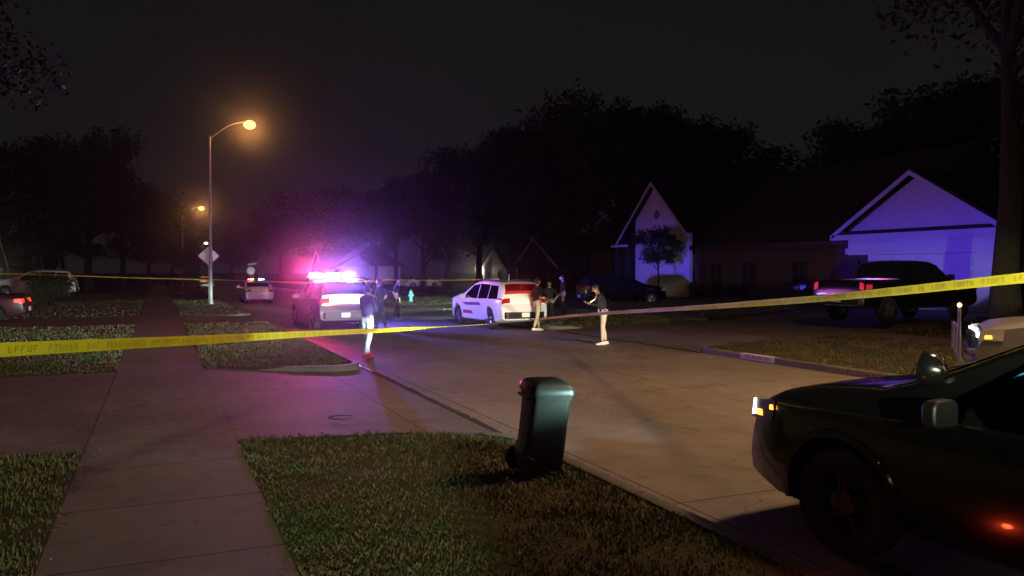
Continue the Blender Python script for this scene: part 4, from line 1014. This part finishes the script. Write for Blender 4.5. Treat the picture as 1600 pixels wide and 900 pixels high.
# ------------------------------------------------------------------ people
M_skin = mat('skin', (.42, .24, .17), .5); M_navy = mat('navy_cloth', (.012, .014, .03), .85); M_blackc = mat('black_cloth', (.009, .009, .011), .85)
M_khaki = mat('khaki_cloth', (.50, .43, .33), .8, noise=.08, scale=12); M_pale = mat('pale_denim', (.55, .60, .66), .8, noise=.1, scale=10)
M_hair = mat('dark_hair', (.012, .009, .007), .6); M_shoe = mat('black_shoe', (.012, .012, .012), .4); M_wshoe = mat('white_shoe', (.75, .75, .72), .5); M_rshoe = mat('red_shoe', (.45, .03, .02), .5)
M_greyt = mat('grey_cloth', (.14, .14, .15), .85)
def person(loc, face_deg, H, label, shirt, pants, shoe, arms=('down', 'down'), stride=.0, lean=0.0, nod=0.0, sleeves='short', hat=None, belt=True, build=1.0, split_pants=None):
    """face_deg: where the person looks, degrees clockwise from the road's direction"""
    root = empty('person', loc, R(90 - face_deg), label, 'person'); k = H / 1.78
    J = {}; E = []
    def j(n, p, r): J[n] = (Vector(p) * k, r * k * build); return n
    def lx(z): return -math.tan(lean) * 0 + math.sin(lean) * (z - .95)
    j('pelvis', (0, 0, .96), .125); j('waist', (lx(1.1), 0, 1.10), .115); j('chest', (lx(1.3), 0, 1.30), .140); j('upper', (lx(1.42), 0, 1.41), .115)
    j('neck', (lx(1.5) + .01, 0, 1.50), .055); j('head0', (lx(1.56) + .02, 0, 1.56), .06)
    E += [('pelvis', 'waist'), ('waist', 'chest'), ('chest', 'upper'), ('upper', 'neck'), ('neck', 'head0')]
    hands = {}
    for s, nm, pose in ((1, 'l', arms[0]), (-1, 'r', arms[1])):
        sh = Vector((lx(1.43), s * .185, 1.425))
        if pose == 'down': el = sh + Vector((-.03, s * .07, -.29)); wr = el + Vector((.07, s * .0, -.25)); hd_ = Vector((.15, 0, -1))
        elif pose == 'phone': el = sh + Vector((.06, s * .04, -.28)); wr = el + Vector((.22, -s * .09, .06)); hd_ = Vector((1, -s * .2, .25))
        elif pose == 'hip': el = sh + Vector((-.1, s * .17, -.24)); wr = el + Vector((.12, -s * .14, -.17)); hd_ = Vector((.5, -s * .6, -.5))
        elif pose == 'fold': el = sh + Vector((.05, s * .06, -.28)); wr = el + Vector((.17, -s * .2, .03)); hd_ = Vector((.15, -s * 1, .1))
        elif pose == 'point': el = sh + Vector((.2, s * .1, -.18)); wr = el + Vector((.23, s * .03, .02)); hd_ = Vector((1, 0, .1))
        j('sh' + nm, sh, .062); j('el' + nm, el, .047); j('wr' + nm, wr, .032); hd_.normalize()
        j('pm' + nm, wr + hd_ * .07, .036)
        E += [('upper', 'sh' + nm), ('sh' + nm, 'el' + nm), ('el' + nm, 'wr' + nm), ('wr' + nm, 'pm' + nm)]
        hands[nm] = (J['pm' + nm][0], hd_, s)
        st = stride * s; hip = Vector((0, s * .095, .90)); kn = Vector((st * .45 + .02, s * .105, .50)); an = Vector((st - (.04 if st < 0 else 0), s * .115, .10 + (.03 if st < -.1 else 0))); 
        j('hp' + nm, hip, .098); j('kn' + nm, kn, .066); j('cf' + nm, kn.lerp(an, .35) + Vector((-.01, 0, 0)), .062); j('an' + nm, an, .047)
        E += [('pelvis', 'hp' + nm), ('hp' + nm, 'kn' + nm), ('kn' + nm, 'cf' + nm), ('cf' + nm, 'an' + nm)]
        f = MB(); c = an * k; zz = 0.045 * k if an.z <= .12 else (an.z - .055) * k
        rows = []
        for t, wd, ht in ((-.09, .030, .05), (-.07, .042, .085), (0, .042, .095), (.07, .046, .065), (.14, .050, .045), (.185, .038, .035), (.2, .015, .02)):
            x0 = c.x + t * k; base = zz - .045 * k
            rows.append([(x0, c.y - wd * k, base), (x0, c.y + wd * k, base), (x0, c.y + wd * k * .9, base + ht * k * .6), (x0, c.y + wd * k * .45, base + ht * k), (x0, c.y - wd * k * .45, base + ht * k), (x0, c.y - wd * k * .9, base + ht * k * .6)])
        f.grid(rows, loop=True); f.f += [(0, 1, 2, 3, 4, 5)]; f.m += [0]; f.build('shoe', shoe, root, smooth=True)
    names = list(J); me = bpy.data.meshes.new('person'); me.from_pydata([J[n][0] for n in names], [(names.index(a), names.index(b)) for a, b in E], [])
    o = bpy.data.objects.new('body', me); COL.objects.link(o)
    sk = o.modifiers.new('s', 'SKIN'); sk.use_smooth_shade = True; 
    me.skin_vertices[0].data[0].use_root = True
    for i, n in enumerate(names):
        r = J[n][1]; d = me.skin_vertices[0].data[i]
        d.radius = (r, r * (1.3 if n in ('chest', 'upper') else 1.2 if n in ('waist', 'pelvis') else 1)) if n in ('pelvis', 'waist', 'chest', 'upper') else (r, r)
    ss = o.modifiers.new('u', 'SUBSURF'); ss.levels = 2; ss.render_levels = 2
    bpy.context.view_layer.update(); dg = bpy.context.evaluated_depsgraph_get(); new = bpy.data.meshes.new_from_object(o.evaluated_get(dg)); o.modifiers.clear(); o.data = new
    bm = bmesh.new(); bm.from_mesh(new)
    # head: a shaped ellipsoid with brow, nose, chin and ears, nodding on the neck
    hc = (J['head0'][0] + Vector((.015 + math.sin(nod) * .06, 0, .095)) * k); Rn = Matrix.Rotation(nod, 3, 'Y')
    hb = MB(); hb.ball((0, 0, 0), (.098 * k, .078 * k, .122 * k), 20, 14)
    vs = []
    for v in hb.v:
        v = Vector(v) / k
        if v.x > 0 and v.z < 0: v.x *= 1 + .10 * (-v.z / .12); v.y *= 1 - .25 * (-v.z / .12)
        if v.x > .07 and abs(v.y) < .018 and -.05 < v.z < .015: v.x += .022
        if v.x > .06 and .02 < abs(v.y) < .045 and -.01 < v.z < .03: v.x -= .008
        vs.append(Rn @ (v * k) + hc)
    hb.v = [tuple(v) for v in vs]
    for s in (1, -1): hb.ball(tuple(Rn @ Vector((-.005, s * .078, -.005)) * k + hc), (.018 * k, .009 * k, .03 * k), 8, 6)
    hb2 = MB(); hb2.v = hb.v; hb2.f = hb.f; hb2.m = hb.m
    for nm, (pm, hd_, s) in hands.items():       # four fingers and a thumb
        side = Vector((0, 1, 0)) if abs(hd_.y) < .6 else Vector((0, 0, 1)); side = (side - hd_ * side.dot(hd_)).normalized(); curl = hd_.cross(side) * (1 if nm == 'l' else 1)
        if curl.x < 0 and abs(hd_.z) > .7: curl = -curl
        for i, ln in enumerate((.075, .085, .08, .062)):
            b0 = pm + (hd_ * .02 + side * (-.027 + .018 * i)) * k; p1 = b0 + hd_ * ln * .5 * k; p2 = p1 + (hd_ * .7 - curl * -.5).normalized() * ln * .35 * k; p3 = p2 + (hd_ * .4 + curl * .8).normalized() * ln * .25 * k
            hb2.tube([b0, p1, p2, p3], [.0095 * k, .009 * k, .008 * k, .006 * k], 6)
        b0 = pm + (side * -.03 - hd_ * .02) * k; hb2.tube([b0, b0 + (side * -.03 + hd_ * .03) * k, b0 + (side * -.032 + hd_ * .06) * k], [.012 * k, .0105 * k, .007 * k], 6)
    m2 = hb2.mesh('h', smooth=True); bm.from_mesh(m2)
    bmesh.ops.recalc_face_normals(bm, faces=bm.faces)
    wz = .98 * k; slz = {}
    for f in bm.faces:
        c = f.calc_center_median(); f.smooth = True
        best = min(E, key=lambda e: seg_d(c, J[e[0]][0], J[e[1]][0])); nn = best[0] + best[1]
        mi = 1
        if 'head0' in nn or (c - hc).length < .135 * k or (c - hc).length < .14 * k: mi = 0
        elif 'pm' in nn: mi = 0
        elif best[1][:2] == 'wr': mi = 0 if sleeves == 'short' else 1
        elif best[1][:2] in ('hp', 'kn', 'cf', 'an') or c.z < wz: mi = 2
        if mi != 0:
            for pm, _h, _s in hands.values():
                if (c - pm).length < .10 * k and c.z < 1.3 * k and min(seg_d(c, J['el' + q][0], J['wr' + q][0]) for q in 'lr') > .05 * k: mi = 0
        f.material_index = mi
    new.materials.clear()
    for m in (M_skin, shirt, pants): new.materials.append(m)
    bm.to_mesh(new); bm.free()
    o.parent = root
    # hair or cap, belt
    g = MB(); g.ball((0, 0, 0), (.104 * k, .086 * k, .125 * k), 18, 12); keep = []
    g.v = [tuple(Rn @ Vector(v) + hc + Vector((-.004, 0, .008)) * k) for v in g.v]
    bmh = bmesh.new(); mm = g.mesh('hair', [M_hair], True); bmh.from_mesh(mm)
    dl = [f for f in bmh.faces if (lambda q: (q.z < .0 and q.x > -.03 * k) or q.z < -.075 * k or (q.z < .055 * k and q.x > .035 * k))(Rn.inverted() @ (f.calc_center_median() - hc))]
    bmesh.ops.delete(bmh, geom=dl, context='FACES'); bmh.to_mesh(mm); bmh.free()
    ho = bpy.data.objects.new('hair', mm); COL.objects.link(ho); ho.parent = root
    eb = MB()
    for s in (1, -1): eb.ball(tuple(Rn @ Vector((.088 * k, s * .032 * k, .012 * k)) + hc), .009 * k, 6, 5)
    eb.build('eyes', M_shoe, root)
    if hat:
        g = MB(); g.ball((0, 0, 0), (.112 * k, .094 * k, .09 * k), 18, 8); g.v = [tuple(Rn @ Vector((x, y, max(z, 0) + .045 * k)) + hc) for x, y, z in g.v]
        g.tube([tuple(Rn @ Vector((.08 * k, 0, .05 * k)) + hc), tuple(Rn @ Vector((.17 * k, 0, .045 * k)) + hc)], [.07 * k, .05 * k], 10, flat=.15); g.build('cap', hat, root, smooth=True)
    if belt:
        g = MB(); rr = .152 * k * build
        g.lathe([(rr, .985 * k), (rr + .012, .985 * k), (rr + .012, 1.035 * k), (rr, 1.035 * k)], n=20); g.v = [(x * .92, y * 1.12, z) for x, y, z in g.v]
        for a in (.4, 1.2, 2.0, -1.5, -2.2): g.box((math.cos(a) * rr * .98, math.sin(a) * rr * 1.16, .995 * k), (.05, .045, .09))
        g.build('duty_belt', M_shoe, root)
    return root
def seg_d(p, a, b):
    ab = b - a; t = max(0, min(1, (p - a).dot(ab) / max(ab.length_squared, 1e-9))); return (p - a - ab * t).length

x, y, _ = at(574, 19.6); person((x, y, 0), 60, 1.84, 'person in dark blue top and pale trousers walking before the flashing patrol vehicle', mat('glare_violet_cloth', (.07, .06, .2), .85), M_pale, M_rshoe, ('fold', 'fold'), .13, sleeves='long', belt=False)  # violet glare in front of the dark top put into its cloth colour
x, y, _ = at(594, 29.3); person((x, y, 0), -50, 1.86, 'officer in dark uniform right behind the walker with pale trousers', M_navy, M_navy, M_shoe, ('phone', 'hip'), .1, build=1.12, sleeves='short')
x, y, _ = at(620, 35.2); p3 = person((x, y, 0), 120, 1.84, 'officer with a blue-lit shoulder standing just left of the turquoise hydrant', M_navy, M_blackc, M_shoe, ('down', 'hip'), .05)
x, y, _ = at(839, 28.6); person((x, y, 0), 80, 1.9, 'person in pale trousers and white shoes at the right rear corner of the patrol SUV', M_blackc, M_khaki, M_wshoe, ('down', 'fold'), .16, belt=False)
x, y, _ = at(858, 31.0); person((x, y, 0), 200, 1.78, 'officer in dark clothes between patrol SUV corner and the officer on the grass', M_blackc, M_blackc, M_shoe, ('hip', 'hip'), .04)
x, y, _ = at(880, 33.2); person((x, y, ZW if x > 13.1 else 0), -70, 1.86, 'officer in black uniform standing on the grass with bare forearm hanging', M_blackc, M_blackc, M_shoe, ('down', 'down'), .06, build=1.08)
x, y, _ = at(943, 23.3); p6 = person((x, y, 0), -70, 1.76, 'person in dark top and cream trousers bent over a glowing phone', M_blackc, M_khaki, M_wshoe, ('phone', 'phone'), .05, lean=.28, nod=.5, sleeves='long', build=1.1)
hx2, hy2 = p6.location.x, p6.location.y
px_, py_, _ = at(926, 23.2); ph = MB(); ph.box((0, 0, 0), (.008, .075, .15), Matrix.Rotation(R(-55), 3, 'Y')); pho = ph.build('phone', M_shoe, loc=(px_, py_, 1.27)); pho.rotation_euler.z = R(160)
MB().box((.006, 0, .003), (.004, .066, .136), Matrix.Rotation(R(-55), 3, 'Y')).build('screen', emis('phone_screen', (1, .7, .5), 8), pho)
tag(pho, 'small lit phone held in front of the bent person in cream trousers', 'phone')
lamp('phone_light', 'POINT', (px_ + .08, py_ + .02, 1.36), (1, .55, .28), 3.0, size=.04)
# small body-worn and shoulder lamps
M_bl = emis('shoulder_lamp_blue', (.1, .2, 1), 5); MB().box((.08, .16, 1.52), (.04, .05, .03)).build('shoulder_lamp', M_bl, p3)

# ------------------------------------------------------------------ barrier tape
M_tape = mat('tape_yellow', (.72, .60, .03), .6, spec=.15, noise=.12, scale=4); M_tapeink = mat('tape_ink', (.42, .34, .03), .6)
def catmull(P, n=14):
    out = []
    for i in range(len(P) - 1):
        p0, p1, p2, p3_ = (Vector(P[max(i - 1, 0)]), Vector(P[i]), Vector(P[i + 1]), Vector(P[min(i + 2, len(P) - 1)]))
        for k in range(n):
            t = k / n; out.append(.5 * ((2 * p1) + (p2 - p0) * t + (2 * p0 - 5 * p1 + 4 * p2 - p3_) * t * t + (3 * p1 - p0 - 3 * p2 + p3_) * t ** 3))
    out.append(Vector(P[-1])); return out
def tape(name, P, label, w=.075, ink=True, twist=None):
    P = catmull(P); g = MB(); rows = []; acc = 0; S = []
    for i, p in enumerate(P):
        if i: acc += (p - P[i - 1]).length
        S.append(acc); d = (P[min(i + 1, len(P) - 1)] - P[max(i - 1, 0)]).normalized(); s = Vector((d.y, -d.x, 0)).normalized()
        a = (.22 * math.sin(acc * .9) + .12 * math.sin(acc * 2.3)) if twist is None else twist(acc)
        u = (Vector((0, 0, 1)) * math.cos(a) + s * math.sin(a)); n = s * math.cos(a) - Vector((0, 0, 1)) * math.sin(a); h = w / 2
        rows.append([p - u * h - n * .0005, p - u * h * .2 + n * .0035, p + u * h * .3 + n * .002, p + u * h - n * .0005, p + u * h - n * .002, p - u * h - n * .002])
    g.grid(rows, loop=True); o = g.build('tape', M_tape, smooth=True); tag(o, label, 'barrier tape')
    if ink:
        k = MB(); rnd = random.Random(3); s = .1
        def P_at(s):
            i = int(np.searchsorted(S, s)) - 1; i = max(0, min(i, len(P) - 2)); t = (s - S[i]) / max(S[i + 1] - S[i], 1e-6)
            def mixr(j): return Vector(rows[i][j]).lerp(Vector(rows[i + 1][j]), t)
            lo, hi = mixr(0), mixr(3); d = (P[i + 1] - P[i]).normalized(); nn = d.cross(hi - lo).normalized(); return lo, hi, nn
        while s < min(S[-1] - .3, 26):
            for L_ in range(rnd.choice((4, 5, 6, 2, 3))):          # letter-like strokes, illegible as in the photograph
                for (a0, a1, b0, b1) in rnd.choice((((0, .008, .25, .75), (0, .03, .67, .75), (0, .026, .46, .53)), ((0, .008, .25, .75), (.024, .032, .25, .75), (0, .03, .25, .33)), ((0, .03, .67, .75), (.011, .019, .25, .75)), ((0, .008, .25, .75), (0, .03, .25, .33), (0, .03, .46, .53)))):
                    for sd in (1, -1):
                        A0, B0, n0 = P_at(s + a0); A1, B1, n1 = P_at(s + a1)
                        q = [A0.lerp(B0, b0) + n0 * .005 * sd, A1.lerp(B1, b0) + n1 * .005 * sd, A1.lerp(B1, b1) + n1 * .005 * sd, A0.lerp(B0, b1) + n0 * .005 * sd]
                        k.add(q, [(0, 1, 2, 3)])
                s += .046
            s += .07
        k.build('lettering', M_tapeink, o)
    return o
def tp(px, py, d): 
    x, y, _ = at(px, d); return (x, y, CAMZ - (py - 423) / FPX * d)
tape('tape', [tp(-260, 560, 3.3), tp(0, 547, 4.1), tp(180, 538, 5.1), tp(320, 531, 6.6), tp(480, 522, 9.8), tp(640, 514, 15), tp(770, 506, 22), tp(842, 499, 26.6)], 'yellow barrier tape crossing the left foreground towards the patrol SUV',
    twist=lambda a: .15 * math.sin(a) + 1.35 * max(0, min(1, (a - 9) / 6)))
tape('tape', [tp(842, 499, 26.6), tp(900, 493, 22.5), tp(985, 487, 17), tp(1100, 480, 12.3), tp(1250, 469, 8.9), tp(1400, 455, 7.0), tp(1600, 434, 5.6), tp(1850, 408, 4.6)], 'yellow barrier tape rising to the right over the pickup and the black patrol SUV')
tape('tape', [tp(-80, 427, 44), tp(60, 429, 46), tp(200, 434, 48), tp(328, 437, 49), tp(470, 441, 40), tp(600, 439, 40)], 'thin far barrier tape strung behind the street lamp pole', ink=False, w=.06)
tape('tape', [tp(600, 437, 45), tp(690, 438, 44), tp(780, 436, 42)], 'thin far barrier tape above the hydrant and patrol SUV', ink=False, w=.05)

# ------------------------------------------------------------------ road flare burning beside the black SUV
fx, fy, _ = at(1335, 4.75); fl = empty('road_flare', (fx, fy, .02), R(-20), 'burning red road flare beside the black patrol SUV at the bottom edge', 'road flare')
g = MB(); g.tube([(0, -.16, .015), (0, .12, .03)], .014, 10); g.build('stick', mat('flare_paper', (.4, .03, .02), .7), fl, smooth=True)
g = MB(); g.ball((0, .15, .04), (.02, .035, .02), 10, 6); g.build('flame', emis('flare_flame', (1, .25, .08), 60), fl, smooth=True)
lamp('flare_light', 'POINT', (fx, fy + .15, .16), (1, .07, .02), 3, size=.03)

# litter on the driveway
def leafscatter():
    rnd = random.Random(9)
    for i, (px, d, lb_) in enumerate(((520, 10.9, 'dry leaf lying on the driveway apron, leftmost'), (536, 10.75, 'dry leaf lying on the driveway apron, rightmost'), (110, 14.5, 'pale scrap on the left driveway'))):
        x, y, _ = at(px, d); g = MB(); g.v = [(-.05, 0, 0), (0, -.03, .012), (.06, 0, .004), (0, .03, .016)]; g.f = [(0, 1, 2, 3)]; g.m = [0]
        o = g.build('leaf', mat('dry_leaf', (.3, .2, .12), .5), loc=(x, y, .075 if x > 1 else ZW + .005)); tag(o, lb_, 'leaf')
leafscatter()
x, y, _ = at(530, 11.4); g = MB(); g.tube([(-.16, 0, 0), (-.05, .02, .012), (.08, -.01, .01), (.18, .02, 0)], [.009, .008, .006, .004], 6); g.tube([(0, 0, .01), (.07, .07, .01)], [.005, .003], 5)
tag(g.build('twig', M_bark, loc=(x, y, .066)), 'short twig lying on the driveway apron', 'twig')

# ------------------------------------------------------------------ vehicle lamps that throw light
def headbeam(x, y, z, heading, col, k, spread=62, cut=(.0, .06, -.10, -.03), floor=.05):
    h = R(heading); lamp('low_beam', 'SPOT', (x, y, z), col, LG['low_beam'] * k, aim=(math.sin(h), math.cos(h), -.0), size=.05, spot=spread, blend=.6, gate=('y', cut[0], cut[1], 1, floor, cut[2], cut[3], .04))
# black SUV
for ly in (.72, -.72):
    v = s3.matrix_basis @ Vector((2.62, ly, .93)); 
    X_ = s3.location.x + 2.62 * ca_ - ly * sa_; Y_ = s3.location.y + 2.62 * sa_ + ly * ca_
    headbeam(X_, Y_, .93, -10, (.72, .93, 1), .55, 40, cut=(-.005, .04, -.06, -.03))

# added lamps behind the viewer, no vehicles there: low beams and two fill spots
for X_ in (7.4, 8.3): headbeam(X_, -7.0, .95, -1.5, (1, .88, .70), 1.0, 27, cut=(-.004, .03, -.05, -.02), floor=.05)  # added to light the trousers and tailgates
v_ = Vector((2.0, 14, -.05)); 
lamp('added_fill_spot', 'SPOT', (1.8, -2.6, 2.2), (.95, 1, .66), 8500, aim=(.56, .83, -.0), size=.06, spot=46, blend=.6, gate=('y', .0, .05, 1, .05, -.20, -.03, .0))  # fill added to brighten the right-hand tape and the road
lamp('added_fill_spot', 'SPOT', (-1.5, -7.0, 1.9), (.84, 1, .66), 3600, aim=(.07, 1, -.16), size=.06, spot=27, blend=.35)  # fill added to brighten the near left grass

# side spill of the black SUV's left headlamp, falling on the bin
hsx, hsy = s3.location.x + 2.70 * ca_ - .86 * sa_, s3.location.y + 2.70 * sa_ + .86 * ca_
lamp('headlamp_spill', 'SPOT', (hsx, hsy, 1.02), (.62, 1, .88), 750, aim=(bx_ - hsx, by_ - hsy, -.0), size=.04, spot=44, blend=.7, gate=('y', .5, .6, 1, 1, -.24, -.06, .03))

# headlamps of the patrol SUV in the middle, lighting the grass and hydrant ahead of it
for X_ in (11.3, 12.6): headbeam(X_, 31.6, .93, -2, (.75, 1, .85), .35, 62, cut=(-.0, .04, -.12, -.08), floor=.03)
# dead leaves and grit blown along the gutter, the driveways and the pavement
rnd = random.Random(77); g = MB()
for k in range(520):
    if k % 3 == 0: x, y, z = 4.16 + abs(rnd.gauss(0, .12)), rnd.uniform(3, 26), .006
    elif k % 3 == 1: x, y, z = rnd.choice((-.72, .80)) + rnd.gauss(0, .07), rnd.uniform(2.5, 22), ZW + .006
    else: x, y, z = rnd.uniform(-6, .8), rnd.uniform(10.4, 17.6), ZW + .003
    s_ = rnd.uniform(.012, .032); a = rnd.uniform(0, 6.3); ca, sa = math.cos(a) * s_, math.sin(a) * s_
    g.add([(x - ca, y - sa, z), (x + sa * .5, y - ca * .5, z + s_ * .3), (x + ca, y + sa, z + s_ * .15), (x - sa * .5, y + ca * .5, z + s_ * .45)], [(0, 1, 2, 3)])
tag(g.build('leaf_litter', mat('dry_leaf', (.3, .2, .12), .5)), 'scattered dead leaves and grit along the gutter, pavement and driveway', 'leaf litter', kind='stuff')
# ------------------------------------------------------------------ haze added for lamp bloom
hz = MB().bx((-170, -38, -1.6), (210, 260, 34)).build('haze', None or [])
hm = bpy.data.materials.new('haze'); hm.use_nodes = True; n = hm.node_tree.nodes; l = hm.node_tree.links
n.remove(n['Principled BSDF']); v = n.new('ShaderNodeVolumePrincipled'); v.inputs['Color'].default_value = (.9, .9, .92, 1)
v.inputs['Density'].default_value = .0017; v.inputs['Anisotropy'].default_value = .965
l.new(v.outputs[0], n['Material Output'].inputs['Volume']); hz.data.materials.append(hm); tag(hz, 'thin haze added to give the lamps a lens bloom', 'haze', kind='stuff')
